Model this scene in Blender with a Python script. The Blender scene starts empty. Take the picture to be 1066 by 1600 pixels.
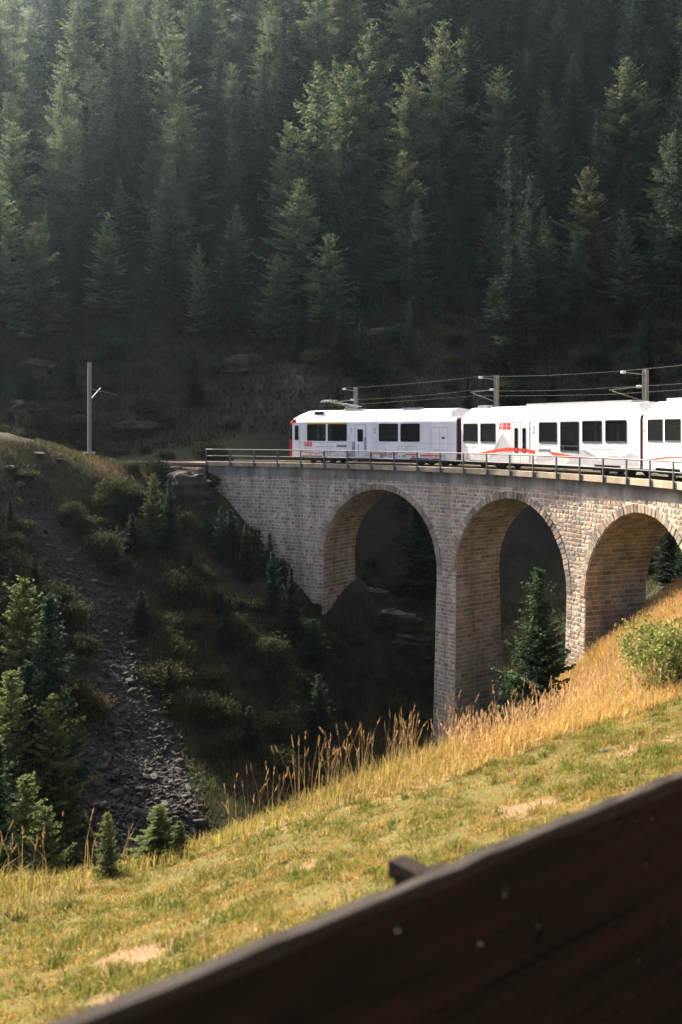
import bpy, math, random
import numpy as np
from mathutils import Vector

R_ = math.radians
scene = bpy.context.scene
COL = scene.collection
random.seed(7)
rng = np.random.default_rng(7)

# ------------------------------------------------------------------ camera, sky, sun, exposure
F, YH = 1556.0, 673.0            # focal length in photo pixels, row of the horizon (1066 x 1600 photo)
cam_d = bpy.data.cameras.new('camera')
cam = bpy.data.objects.new('camera', cam_d); COL.objects.link(cam)
cam.location = (0, 0, 0); cam.rotation_euler = (R_(90), 0, 0)
cam_d.sensor_fit = 'VERTICAL'; cam_d.sensor_height = 36.0; cam_d.lens = 35.0
cam_d.shift_y = -(800 - YH) / 1600.0
cam_d.clip_start = 0.1; cam_d.clip_end = 2000
cam_d.dof.use_dof = True; cam_d.dof.focus_distance = 56.0; cam_d.dof.aperture_fstop = 0.95
scene.camera = cam

SUN_A = R_(49.5)                 # the sun stands to the left, behind the bridge
SUN_E = R_(39)
sx, sy = -math.cos(SUN_A), math.sin(SUN_A)
world = bpy.data.worlds.new('World'); scene.world = world; world.use_nodes = True
wn = world.node_tree.nodes; wl = world.node_tree.links
sky = wn.new('ShaderNodeTexSky'); sky.sky_type = 'NISHITA'; sky.sun_disc = False
sky.sun_elevation = SUN_E; sky.sun_rotation = math.atan2(sx, sy)
sky.altitude = 1500; sky.air_density = 0.24; sky.dust_density = 8.0; sky.ozone_density = 0.0
wl.new(sky.outputs[0], wn['Background'].inputs[0]); wn['Background'].inputs[1].default_value = 0.15
sd = bpy.data.lights.new('sun', 'SUN'); sd.energy = 3.0; sd.angle = R_(0.5); sd.color = (1.0, 0.87, 0.70)
so = bpy.data.objects.new('sun', sd); COL.objects.link(so)
so.rotation_euler = Vector((sx*math.cos(SUN_E), sy*math.cos(SUN_E), math.sin(SUN_E))).to_track_quat('Z', 'Y').to_euler()
so.location = (-60, 60, 90)
vs = scene.view_settings
vs.view_transform = 'Standard'; vs.look = 'None'; vs.gamma = 1.0; vs.use_curve_mapping = False
vs.exposure = 2.4
scene.render.engine = 'CYCLES'
cy = scene.cycles
cy.use_denoising = True
try: cy.denoiser = 'OPENIMAGEDENOISE'
except Exception: pass
cy.max_bounces = 6; cy.diffuse_bounces = 3; cy.glossy_bounces = 3; cy.transmission_bounces = 4
cy.transparent_max_bounces = 12; cy.volume_bounces = 0
cy.volume_step_rate = 4.0; cy.caustics_reflective = False; cy.caustics_refractive = False

# ------------------------------------------------------------------ helpers
def empty(name, loc=(0, 0, 0), rz=0.0):
    o = bpy.data.objects.new(name, None); COL.objects.link(o)
    o.location = loc; o.rotation_euler = (0, 0, rz); o.empty_display_size = 0.2
    return o
def tag(o, label=None, cat=None, group=None, kind=None):
    if label: o['label'] = label
    if cat: o['category'] = cat
    if group: o['group'] = group
    if kind: o['kind'] = kind
    return o
def obj(name, me, mat=None, parent=None):
    o = bpy.data.objects.new(name, me); COL.objects.link(o)
    if mat is not None and len(me.materials) == 0: me.materials.append(mat)
    if parent is not None: o.parent = parent
    return o
def copy_tree(o, parent=None):
    c = o.copy(); COL.objects.link(c); c.parent = parent
    for ch in o.children: copy_tree(ch, c)
    return c
def mesh_np(name, V, faces, tint=None, smooth=False):
    V = np.asarray(V, dtype=np.float32); faces = np.asarray(faces, dtype=np.int32)
    me = bpy.data.meshes.new(name); k = faces.shape[1]; n = len(faces)
    me.vertices.add(len(V)); me.vertices.foreach_set('co', V.ravel())
    me.loops.add(n*k); me.loops.foreach_set('vertex_index', faces.ravel())
    me.polygons.add(n); me.polygons.foreach_set('loop_start', np.arange(0, n*k, k, dtype=np.int32))
    if smooth: me.polygons.foreach_set('use_smooth', np.ones(n, dtype=bool))
    me.update(calc_edges=True)
    if tint is not None:
        at = me.attributes.new('tint', 'FLOAT_COLOR', 'POINT')
        c = np.ones((len(V), 4), dtype=np.float32); c[:, :3] = tint
        at.data.foreach_set('color', c.ravel())
    return me
class MB:
    """collects shapes into one mesh"""
    def __init__(s): s.v = []; s.f = []; s.c = []
    def add(s, vs, fs, col=None):
        b = len(s.v); s.v += [tuple(p) for p in vs]; s.f += [tuple(i+b for i in f) for f in fs]
        s.c += [col or (1, 1, 1)]*len(vs); return s
    def box(s, x0, x1, y0, y1, z0, z1, col=None):
        return s.add([(x0,y0,z0),(x1,y0,z0),(x1,y1,z0),(x0,y1,z0),(x0,y0,z1),(x1,y0,z1),(x1,y1,z1),(x0,y1,z1)],
              [(0,3,2,1),(4,5,6,7),(0,1,5,4),(1,2,6,5),(2,3,7,6),(3,0,4,7)], col)
    def beam(s, a, b, w, h, col=None):
        a = Vector(a); b = Vector(b); t = (b-a).normalized()
        up = Vector((0,0,1)) if abs(t.z) < .95 else Vector((1,0,0))
        r = t.cross(up).normalized()*w/2; u = r.cross(t).normalized()*h/2
        P = [a-r-u, a+r-u, a+r+u, a-r+u, b-r-u, b+r-u, b+r+u, b-r+u]
        return s.add(P, [(0,1,2,3),(7,6,5,4),(0,4,5,1),(1,5,6,2),(2,6,7,3),(3,7,4,0)], col)
    def tube(s, pts, r, n=6, col=None, caps=True):
        pts = [Vector(p) for p in pts]; rr = r if hasattr(r, '__len__') else [r]*len(pts)
        vs = []; fs = []
        for i, p in enumerate(pts):
            t = (pts[min(i+1, len(pts)-1)] - pts[max(i-1, 0)]).normalized()
            up = Vector((0,0,1)) if abs(t.z) < .9 else Vector((1,0,0))
            a = t.cross(up).normalized(); b = t.cross(a).normalized()
            for k in range(n):
                q = 2*math.pi*k/n; vs.append(p + (a*math.cos(q) + b*math.sin(q))*rr[i])
        for i in range(len(pts)-1):
            for k in range(n):
                fs.append((i*n+k, i*n+(k+1)%n, (i+1)*n+(k+1)%n, (i+1)*n+k))
        if caps:
            fs.append(tuple(range(n-1, -1, -1))); fs.append(tuple((len(pts)-1)*n+k for k in range(n)))
        return s.add(vs, fs, col)
    def mesh(s, name, smooth=False):
        me = bpy.data.meshes.new(name); me.from_pydata(s.v, [], s.f); me.update()
        at = me.attributes.new('tint', 'FLOAT_COLOR', 'POINT')
        c = np.ones((len(s.v), 4), dtype=np.float32)
        if s.c: c[:, :3] = np.array(s.c)
        at.data.foreach_set('color', c.ravel())
        if smooth: me.polygons.foreach_set('use_smooth', np.ones(len(me.polygons), dtype=bool))
        return me
    def build(s, name, mat, parent=None, smooth=False):
        return obj(name, s.mesh(name, smooth), mat, parent)
def recalc(o):
    import bmesh
    bm = bmesh.new(); bm.from_mesh(o.data); bmesh.ops.recalc_face_normals(bm, faces=bm.faces); bm.to_mesh(o.data); bm.free()
    return o

# ------------------------------------------------------------------ materials
def material(name, col=(.5,.5,.5), rough=.8, var=.25, scale=4.0, bump=0.0, bscale=None, metal=0.0, tint=False,
             spec=.3, objvar=0.0, transl=0.0, col2=None, mixscale=1.0, detail=6, coat=0.0, coords='Object'):
    m = bpy.data.materials.new(name); m.use_nodes = True
    nt = m.node_tree; N = nt.nodes; L = nt.links; p = N['Principled BSDF']; out = N['Material Output']
    p.inputs['Roughness'].default_value = rough; p.inputs['Metallic'].default_value = metal
    p.inputs['Specular IOR Level'].default_value = spec; p.inputs['Coat Weight'].default_value = coat
    tc = N.new('ShaderNodeTexCoord')
    def mixc(kind, fac, a, b):
        x = N.new('ShaderNodeMix'); x.data_type = 'RGBA'; x.blend_type = kind
        for sock, val in ((0, fac), (6, a), (7, b)):
            if hasattr(val, 'is_linked'): L.new(val, x.inputs[sock])
            else: x.inputs[sock].default_value = val if sock == 0 else (*val, 1)
        return x.outputs[2]
    if tint:
        a = N.new('ShaderNodeAttribute'); a.attribute_name = 'tint'; c = mixc('MULTIPLY', 1.0, a.outputs['Color'], col)
    else:
        r = N.new('ShaderNodeRGB'); r.outputs[0].default_value = (*col, 1); c = r.outputs[0]
    if col2 is not None:
        n2 = N.new('ShaderNodeTexNoise'); n2.inputs['Scale'].default_value = mixscale; n2.inputs['Detail'].default_value = 5
        L.new(tc.outputs[coords], n2.inputs['Vector'])
        mr = N.new('ShaderNodeMapRange'); mr.inputs[1].default_value = .4; mr.inputs[2].default_value = .62
        L.new(n2.outputs['Fac'], mr.inputs[0]); c = mixc('MIX', mr.outputs[0], c, col2)
    if var > 0:
        n = N.new('ShaderNodeTexNoise'); n.inputs['Scale'].default_value = scale; n.inputs['Detail'].default_value = detail
        n.inputs['Roughness'].default_value = .65
        L.new(tc.outputs[coords], n.inputs['Vector'])
        mr = N.new('ShaderNodeMapRange'); mr.inputs[1].default_value = .25; mr.inputs[2].default_value = .75
        mr.inputs[3].default_value = 1-var; mr.inputs[4].default_value = 1+var
        L.new(n.outputs['Fac'], mr.inputs[0])
        g = N.new('ShaderNodeCombineColor')
        for k in range(3): L.new(mr.outputs[0], g.inputs[k])
        c = mixc('MULTIPLY', 1.0, c, g.outputs[0])
    if objvar > 0:
        oi = N.new('ShaderNodeObjectInfo'); hs = N.new('ShaderNodeHueSaturation')
        mr = N.new('ShaderNodeMapRange'); mr.inputs[3].default_value = 1-objvar; mr.inputs[4].default_value = 1+objvar
        L.new(oi.outputs['Random'], mr.inputs[0]); L.new(mr.outputs[0], hs.inputs['Value'])
        ml = N.new('ShaderNodeMath'); ml.operation = 'MULTIPLY'; ml.inputs[1].default_value = 7.31
        fr = N.new('ShaderNodeMath'); fr.operation = 'FRACT'; L.new(oi.outputs['Random'], ml.inputs[0]); L.new(ml.outputs[0], fr.inputs[0])
        m2 = N.new('ShaderNodeMapRange'); m2.inputs[3].default_value = .5-.07*objvar; m2.inputs[4].default_value = .5+.05*objvar
        L.new(fr.outputs[0], m2.inputs[0]); L.new(m2.outputs[0], hs.inputs['Hue'])
        L.new(c, hs.inputs['Color']); c = hs.outputs[0]
    L.new(c, p.inputs['Base Color'])
    if bump > 0:
        nb = N.new('ShaderNodeTexNoise'); nb.inputs['Scale'].default_value = bscale or scale*2; nb.inputs['Detail'].default_value = 8
        L.new(tc.outputs[coords], nb.inputs['Vector'])
        b = N.new('ShaderNodeBump'); b.inputs['Strength'].default_value = 1.0; b.inputs['Distance'].default_value = bump
        L.new(nb.outputs['Fac'], b.inputs['Height']); L.new(b.outputs[0], p.inputs['Normal'])
    if transl > 0:
        t = N.new('ShaderNodeBsdfTranslucent'); L.new(c, t.inputs['Color'])
        ms = N.new('ShaderNodeMixShader'); ms.inputs[0].default_value = transl
        L.new(p.outputs[0], ms.inputs[1]); L.new(t.outputs[0], ms.inputs[2]); L.new(ms.outputs[0], out.inputs['Surface'])
    return m
MAT = {}
MAT['ground'] = material('ground', (1,1,1), .95, .35, 1.6, .05, 3.0, tint=True, spec=.1)
MAT['stone'] = material('stone', (1,1,1), .9, .35, 5.0, .03, 9.0, tint=True, spec=.2)
def streaks(m, amount):
    # water stains running down the face
    N = m.node_tree.nodes; L = m.node_tree.links; p = N['Principled BSDF']; src = p.inputs['Base Color'].links[0].from_socket
    tc = N.new('ShaderNodeTexCoord'); mp = N.new('ShaderNodeMapping'); mp.inputs['Scale'].default_value = (1.1, 1.1, .10)
    n = N.new('ShaderNodeTexNoise'); n.inputs['Scale'].default_value = 1.0; n.inputs['Detail'].default_value = 6; n.inputs['Roughness'].default_value = .6
    L.new(tc.outputs['Object'], mp.inputs[0]); L.new(mp.outputs[0], n.inputs['Vector'])
    mr = N.new('ShaderNodeMapRange'); mr.inputs[1].default_value = .42; mr.inputs[2].default_value = .66; mr.inputs[3].default_value = 1.08; mr.inputs[4].default_value = 1-amount
    L.new(n.outputs['Fac'], mr.inputs[0]); g = N.new('ShaderNodeCombineColor')
    for k in range(3): L.new(mr.outputs[0], g.inputs[k])
    x = N.new('ShaderNodeMix'); x.data_type = 'RGBA'; x.blend_type = 'MULTIPLY'; x.inputs[0].default_value = 1
    L.new(src, x.inputs[6]); L.new(g.outputs[0], x.inputs[7]); L.new(x.outputs[2], p.inputs['Base Color'])
streaks(MAT['stone'], .34)
MAT['mortar'] = material('mortar', (.60,.53,.42), .95, .25, 3.0, .015, 12, spec=.1)
MAT['concrete'] = material('concrete', (.36,.33,.26), .9, .3, 1.3, .006, 18, spec=.2, col2=(.24,.225,.19), mixscale=.7)
MAT['curb'] = material('curb', (.38,.31,.22), .9, .25, 2.0, .006, 18, spec=.2)
streaks(MAT['mortar'], .32); streaks(MAT['concrete'], .45); streaks(MAT['curb'], .3)
MAT['galv'] = material('galvanised_steel', (.10,.115,.115), .55, .2, 8, metal=.3, spec=.4)
MAT['mast'] = material('mast_steel', (.24,.255,.25), .6, .2, 6, metal=.2)
MAT['dark_metal'] = material('dark_metal', (.03,.03,.032), .6, .2, 6, metal=.4)
MAT['wire'] = material('wire', (.075,.07,.062), .7, 0, metal=.2)
MAT['ceramic'] = material('insulator', (.5,.5,.48), .3, 0)
MAT['white'] = material('white_paint', (.74,.73,.705), .5, .07, 1.2, spec=.3, coat=.0)
streaks(MAT['white'], .10)
def brake_dust(m):
    # brake dust thrown up over the lower body, broken up by noise
    N = m.node_tree.nodes; L = m.node_tree.links; p = N['Principled BSDF']; src = p.inputs['Base Color'].links[0].from_socket
    tc = N.new('ShaderNodeTexCoord'); sp = N.new('ShaderNodeSeparateXYZ'); L.new(tc.outputs['Object'], sp.inputs[0])
    mr = N.new('ShaderNodeMapRange'); mr.inputs[1].default_value = .44; mr.inputs[2].default_value = 1.15; mr.inputs[3].default_value = .55; mr.inputs[4].default_value = 0
    L.new(sp.outputs['Z'], mr.inputs[0]); n = N.new('ShaderNodeTexNoise'); n.inputs['Scale'].default_value = 2.2; n.inputs['Detail'].default_value = 8
    L.new(tc.outputs['Object'], n.inputs['Vector']); mu = N.new('ShaderNodeMath'); mu.operation = 'MULTIPLY'; L.new(mr.outputs[0], mu.inputs[0]); L.new(n.outputs['Fac'], mu.inputs[1])
    x = N.new('ShaderNodeMix'); x.data_type = 'RGBA'; L.new(mu.outputs[0], x.inputs[0]); L.new(src, x.inputs[6]); x.inputs[7].default_value = (.25, .20, .15, 1)
    L.new(x.outputs[2], p.inputs['Base Color'])
brake_dust(MAT['white'])
MAT['red'] = material('red_paint', (.38,.012,.018), .35, .08, 2, spec=.5, coat=.2)
MAT['logo'] = material('logo_red', (.72,.03,.02), .45, 0)
MAT['stripe'] = material('stripe_red', (.70,.07,.035), .45, .1, 3)
MAT['yellow'] = material('first_class_yellow', (.75,.42,.04), .45, 0)
MAT['print_grey'] = material('print_grey', (.48,.48,.47), .45, .12, 2.5)
MAT['print_mid'] = material('print_mid_grey', (.32,.32,.32), .45, .15, 3)
MAT['print_dark'] = material('print_dark_grey', (.20,.20,.21), .45, .1, 3)
MAT['rubber'] = material('rubber', (.02,.02,.021), .6, .1, 4)
MAT['bellows'] = material('bellows', (.10,.012,.016), .7, .3, 3)
MAT['interior'] = material('interior', (.30,.30,.29), .8, .1, 3)
MAT['seat'] = material('seat_fabric', (.16,.05,.05), .9, .2, 6)
MAT['ballast'] = material('ballast', (.20,.155,.115), .95, .5, 9.0, .05, 14)
MAT['rail'] = material('rail_steel', (.10,.075,.06), .5, .3, 6, metal=.5)
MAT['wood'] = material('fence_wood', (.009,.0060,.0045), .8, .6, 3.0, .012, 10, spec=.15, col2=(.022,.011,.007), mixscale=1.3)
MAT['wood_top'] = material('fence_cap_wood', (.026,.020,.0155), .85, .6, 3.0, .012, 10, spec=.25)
for nm in ('wood', 'wood_top'):      # grain runs along the boards
    nt_ = MAT[nm].node_tree; mp_ = nt_.nodes.new('ShaderNodeMapping'); mp_.inputs['Scale'].default_value = (.35, 3.0, 6.0)
    tcs = [l for l in nt_.links if l.from_node.type == 'TEX_COORD']
    for l in tcs: nt_.links.new(l.from_socket, mp_.inputs[0]); nt_.links.new(mp_.outputs[0], l.to_socket)
MAT['bark'] = material('bark', (.045,.035,.027), .95, .35, 4, .02, 8)
MAT['spruce'] = material('spruce_needles', (1,1,1), .8, .25, .8, tint=True, objvar=.3, transl=.3, spec=.08)
MAT['larch'] = material('larch_needles', (1,1,1), .8, .25, .8, tint=True, objvar=.28, transl=.45, spec=.08)
MAT['leaf'] = material('shrub_leaves', (1,1,1), .8, .2, 1.5, tint=True, objvar=.3, transl=.3, spec=.06)
MAT['grass'] = material('grass', (1,1,1), .6, .2, .7, tint=True, transl=.45, spec=.2)
MAT['rock'] = material('rock', (.060,.050,.041), .9, .5, 1.4, .06, 3.0, col2=(.026,.026,.021), mixscale=.8)
MAT['scree'] = material('scree_stone', (1,1,1), .9, .35, 3.0, .03, 6.0, tint=True, objvar=.15, spec=.25)
def glass(name, fac, col=(.02,.025,.025)):
    m = bpy.data.materials.new(name); m.use_nodes = True; N = m.node_tree.nodes; L = m.node_tree.links
    p = N['Principled BSDF']; p.inputs['Base Color'].default_value = (*col, 1); p.inputs['Roughness'].default_value = .06
    t = N.new('ShaderNodeBsdfTransparent'); t.inputs[0].default_value = (.62,.66,.64,1)
    x = N.new('ShaderNodeMixShader'); x.inputs[0].default_value = fac
    L.new(t.outputs[0], x.inputs[1]); L.new(p.outputs[0], x.inputs[2]); L.new(x.outputs[0], N['Material Output'].inputs['Surface'])
    return m
MAT['glass'] = glass('tinted_glass', .42)
MAT['windscreen'] = glass('windscreen_glass', .9)

# ------------------------------------------------------------------ the curve of the line (plan arc)
RAD, A0 = 40.045, 0.36993
CX, CY = -24.487, 36.696
def arc(a, d): return (CX + (RAD+d)*math.sin(a), CY + (RAD+d)*math.cos(a))
def sd2xy(s, d): return arc(A0 + s/RAD, d)
RAIL_Z = -2.30
HAZE = .0001
FACE = 0.42                                        # the masonry face lies this far behind the curb edge

# ------------------------------------------------------------------ terrain
def W(px, py, Y): return ((px-533)/F*Y, Y, (YH-py)/F*Y)
def lawn(x, y): return -3.6 - .20*y + .22*x
cp = []
def L_(x, y, dz=0): cp.append((x, y, lawn(x, y)+dz))
for x, y in ((-6,8),(-2,6),(3,5),(8,6),(0,12),(6,12),(12,14),(4,18),(10,20),(0,22),(4,24),(9,27),(14,28),(20,20),(20,32),(7,29)): L_(x, y)
L_(-5,14,-.15); L_(-5.5,17.5,-.45); L_(-1.5,19,-.2)
for c in ((10.5,36,-8.7),(13.5,42,-9.2),(16.4,47,-7.9),(19.5,47,-6.2),(24,44,-3.6),(22,36,-4.2),(28,30,-2),(12.3,50.5,-12.0),(14.3,50.5,-10.6),(16.5,54,-10.0),(20,58,-8.6),(26,58,-5.0),
          (-8.5,20,-9.4),(-10,24,-14.0),(-6,26,-13.2),(-2,28.5,-13.6),(3,31,-13.8),(6,36,-14.2),(8,42,-15.0),(9.5,47,-15.2),
          (-9,32,-18.2),(-3,38,-19.6),(2,46,-20.6),(4.5,55,-20.8),(6.2,61.5,-20.2),(10,60,-17.5),(9,66,-18.2),
          (-16,20,-13),(-22,26,-14),(-30,30,-11),(-14,34,-16.8)): cp.append(c)
for q in ((322,757,74.0),(400,836,72.6),(450,895,71.4),(503,962,69.6),(470,960,66),(553,900,73.5),(600,1020,67.5),(620,960,74),(640,1090,66),(560,900,78),(600,800,84),(840,930,76),(800,1000,69),(1040,890,62),(900,820,84),(1066,760,80),
          (140,716,76),(220,722,76),(60,694,69),(0,690,67),(-80,680,66),(-200,640,66),(60,760,64),(0,800,60),(160,820,65),(250,800,69),(100,900,58.5),(0,950,53),(-120,960,46),(250,930,62),(380,960,64),(200,1080,52),(330,1050,58),(60,1120,46),(450,1080,60),
          (240,1200,47),(380,1180,53.5),(520,1150,58.5),(120,1290,41),(0,1250,39),(300,1270,44),
          (140,690,86),(0,640,89),(-150,600,88),(140,560,95),(0,520,98),(300,690,85),(300,480,104),(450,640,86),(450,540,96),(560,660,86),(560,480,105),(800,650,86),(800,480,105),(1066,640,86),(1066,480,104),(1200,600,84),(1300,400,110),
          (0,330,124),(533,300,129),(800,300,130),(1066,300,128),(1400,200,140),(-200,330,124),
          (0,175,148),(150,160,152),(300,110,158),(533,90,161),(800,100,159),(1066,100,156),
          (0,160,185),(150,130,195),(300,40,190),(533,-40,190),(800,-50,190),(1066,-50,185),
          (0,-60,320),(300,-120,300),(800,-220,290),(1300,-200,260),(-300,100,220),(-300,-60,320)):
    cp.append(W(*q))
cp += [(60,30,30),(60,75,26),(90,120,75),(60,-15,34),(110,30,85),(110,-15,90),(150,70,120),(30,-20,10),(0,-20,-1),(-40,-15,-8),(-60,40,-2),(-90,60,14),(-90,100,40),(-160,160,90),(180,200,150)]  # outer ground; the unseen right-hand hillside is raised to cut sky light
cp = np.array(cp)
def tps_fit(P):
    n = len(P); X = P[:, :2]/50.0
    r2 = ((X[:, None]-X[None])**2).sum(-1); K = .5*r2*np.log(r2+1e-12)
    A = np.zeros((n+3, n+3)); A[:n, :n] = K + np.eye(n)*2e-4
    A[:n, n] = 1; A[:n, n+1:] = X; A[n, :n] = 1; A[n+1:, :n] = X.T
    return X, np.linalg.solve(A, np.concatenate([P[:, 2], [0, 0, 0]]))
TX, TW = tps_fit(cp)
def tps(x, y):
    q = np.stack([x, y], -1).reshape(-1, 2)/50.0; out = np.zeros(len(q))
    for i in range(0, len(q), 20000):
        c = q[i:i+20000]; r2 = ((c[:, None]-TX[None])**2).sum(-1)
        out[i:i+20000] = (.5*r2*np.log(r2+1e-12))@TW[:-3] + TW[-3] + c@TW[-2:]
    return out.reshape(x.shape)
_perm = rng.random((256, 256))
def vnoise(x, y):
    xi = np.floor(x).astype(int); yi = np.floor(y).astype(int); fx = x-xi; fy = y-yi
    fx = fx*fx*(3-2*fx); fy = fy*fy*(3-2*fy)
    g = lambda i, j: _perm[i % 256, j % 256]
    return (g(xi,yi)*(1-fx)+g(xi+1,yi)*fx)*(1-fy) + (g(xi,yi+1)*(1-fx)+g(xi+1,yi+1)*fx)*fy
def fbm(x, y, o=4):
    s = 0; a = .5
    for k in range(o): s = s + a*(vnoise(x*2**k+17.3*k, y*2**k+5.1*k)-.5); a *= .5
    return s*2
def axis(lo, hi, c0, c1, h, gr):
    a = list(np.arange(c0, c1, h)); st = h; v = c0
    left = []
    while v > lo: st *= gr; v -= st; left.append(v)
    st = h; v = a[-1]
    while v < hi: st *= gr; v += st; a.append(v)
    return np.array(left[::-1]+a)
GX = axis(-190, 210, -30, 24, .45, 1.045); GY = axis(-25, 340, 5, 84, .42, 1.018)
gx, gy = np.meshgrid(GX, GY)
gz = tps(gx, gy)
def sstep(a, b, x): t = np.clip((x-a)/(b-a), 0, 1); return t*t*(3-2*t)
pxg = 533 + F*gx/np.maximum(gy, 1); pyg = YH - F*gz/np.maximum(gy, 1)
LE_X = [-300, 0, 300, 530, 700, 850, 1000, 1066, 1400]; LE_Y = [1500, 1432, 1335, 1268, 1222, 1165, 1108, 1088, 1000]
lawn_m = ((pyg > np.interp(pxg, LE_X, LE_Y)) & (gy < 34) & (gz > lawn(gx, gy)-1.5)).astype(float)
near_m = (1-sstep(.8, 2.2, lawn(gx, gy)-gz))*(1-sstep(50, 58, gy))*(gx > -9)*(gx > gy*.62-22)
rough = .04 + .5*(1-near_m)*sstep(20, 40, gy) + .9*sstep(84, 100, gy)
gz = gz + rough*fbm(gx*.22, gy*.22) + .28*rough*fbm(gx*1.1+9, gy*1.1) + .05*near_m*fbm(gx*1.5, gy*1.5)
# rocky ledges on the slope above the line
ledge = sstep(84, 88, gy)*(1-sstep(108, 118, gy))
t_ = gz/1.6 + .35*fbm(gx*.3, gy*.3); st_ = np.floor(t_)+sstep(.55, .95, t_-np.floor(t_))
gz = gz + ledge*.45*(st_-t_)*1.6
# the level bench the line runs on left of the bridge
va = np.arctan2(gx-CX, gy-CY); vd = np.hypot(gx-CX, gy-CY)-RAD
bench = sstep(-1.4, -.5, vd)*(1-sstep(4.9, 6.5, vd))*(va < A0+.002)*(va > -1.2)
gz = gz*(1-bench) + (RAIL_Z-.42)*bench
under = sstep(-.6, .2, vd)*(1-sstep(4.4, 5.2, vd))*(va >= A0+.002)*(va < A0+.12)
gz = np.where(under > 0, np.minimum(gz, RAIL_Z-1.5), gz)
def ground(x, y):
    x = np.asarray(x, float); y = np.asarray(y, float)
    i = np.clip(np.searchsorted(GX, x)-1, 0, len(GX)-2); j = np.clip(np.searchsorted(GY, y)-1, 0, len(GY)-2)
    u = np.clip((x-GX[i])/(GX[i+1]-GX[i]), 0, 1); v = np.clip((y-GY[j])/(GY[j+1]-GY[j]), 0, 1)
    return (gz[j,i]*(1-u)+gz[j,i+1]*u)*(1-v) + (gz[j+1,i]*(1-u)+gz[j+1,i+1]*u)*v
def hit(px, py, y0=6.0, y1=330.0):
    """first point of the ground seen through a point of the photograph"""
    Y = np.concatenate([np.arange(y0, 120, .1), np.arange(120, y1, .4)])
    d = (YH-py)/F*Y - ground((px-533)/F*Y, Y)
    k = np.argmax(d < 0) if (d < 0).any() else len(Y)-1
    y = float(Y[k]); x = (px-533)/F*y
    return x, y, float(ground(x, y))
def pix(x, y, z): return 533+F*x/y, YH-F*z/y
# colours of the soil
n1 = fbm(gx*.5, gy*.5); n2 = fbm(gx*.13+4, gy*.13); n3 = fbm(gx*2.1, gy*2.1)
dzx = np.gradient(gz, axis=1)/np.gradient(gx, axis=1); dzy = np.gradient(gz, axis=0)/np.gradient(gy, axis=0)
steep = np.hypot(dzx, dzy)
def C3(*c): return np.array(c)[None, None, :]
tint = np.ones(gx.shape+(3,))*C3(.030,.033,.018)
def blend(m, c):
    global tint
    m = np.clip(m, 0, 1)[..., None]; tint = tint*(1-m) + C3(*c)*m
blend(sstep(-.1, .3, n2), (.042,.036,.020))
blend(sstep(82, 90, gy), (.018,.020,.013))
blend(sstep(1.0, 1.7, steep + .5*n1), (.048,.043,.036))
pyg = YH - F*gz/np.maximum(gy, 1)
SCL = ([690,780,870,950,1050,1150,1250,1320], [-30,-20,60,95,120,130,120,90], [60,80,165,215,248,280,310,335])
scree_m = sstep(-14, 14, pxg-np.interp(pyg, SCL[0], SCL[1])+30*n1)*sstep(-14, 14, np.interp(pyg, SCL[0], SCL[2])-pxg+30*n1)*(gy > 34)*(gy < 72)*(pyg > 740)*(pyg < 1420)
blend(scree_m, (.035,.034,.032))
mound = sstep(-60, -20, 150-pxg)*(gy > 60)*(gy < 76)*sstep(0, 40, 790-pyg+60*n1)
blend(mound*.8, (.055,.046,.030))
blend(near_m, (.16,.115,.045))
blend(lawn_m*.9, (.085,.080,.024))
PATCH = [(215,1482,.55),(150,1560,.35),(470,1340,.40),(600,1300,.32),(800,1262,.55),(865,1250,.35),(990,1180,.35),(690,1235,.30),(330,1420,.25),(520,1395,.25)]
PW = []
for px_, py_, r_ in PATCH:
    Y_ = 3.6/((py_-YH)/F-.20+.22*(px_-533)/F); PW.append(((px_-533)/F*Y_, Y_, r_))
def patch(x, y):
    m = np.zeros_like(x)
    for a, b, r_ in PW:
        d = np.hypot((x-a)/1.3, y-b)/(r_*.7) + 1.5*fbm(x*3.2, y*3.2+3); m = np.maximum(m, 1-sstep(.55, 1.1, d))
    return m
blend(lawn_m*patch(gx, gy)*.8, (.23,.14,.09)); blend(lawn_m*sstep(.34, .5, n1+.5*n3), (.20,.135,.07))
blend(bench, (.06,.05,.04))
nyy, nxx = gx.shape
idx = np.arange(nyy*nxx).reshape(nyy, nxx)
quads = np.stack([idx[:-1,:-1], idx[:-1,1:], idx[1:,1:], idx[1:,:-1]], -1).reshape(-1, 4)
me = mesh_np('terrain', np.stack([gx, gy, gz], -1).reshape(-1, 3), quads, tint.reshape(-1, 3), smooth=True)
tag(obj('terrain', me, MAT['ground']), kind='structure')

# ------------------------------------------------------------------ the viaduct
ARCH = [(9.67, 19.50), (21.12, 30.64), (32.22, 41.80)]
S_END = 53.0; CROWN = -3.95; RING = .41; BACK = FACE+3.95; TOPW = -3.28
S0 = 0.0
def arch_geo(k):
    a, b = ARCH[k]; r = (b-a)/2; return (a+b)/2, r, CROWN-r
SPR = CROWN-4.85
def batter(z): return .024*max(0.0, SPR-z)
def widen(z): return .011*max(0.0, SPR-z)
def FF(s, z, h): x, y = sd2xy(s, FACE-batter(z)-h); return (x, y, z)
def half(k, z, extra=0.0):
    c, r, sp = arch_geo(k)
    if z <= sp: return r - widen(z) if extra == 0 or z < sp-.9 else r+extra*.0
    q = (r+extra)**2 - (z-sp)**2
    return math.sqrt(q) if q > 0 else 0.0
def spans(z, ring=0.0):
    out = []; s = S0
    for k in range(len(ARCH)):
        c, r, sp = arch_geo(k)
        hw = half(k, z, ring) if z > sp else r - widen(z)
        if hw > 0: out.append((s, c-hw)); s = c+hw
    out.append((s, S_END)); return out
via = empty('viaduct', (*sd2xy(20, 2.3), -20))
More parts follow.
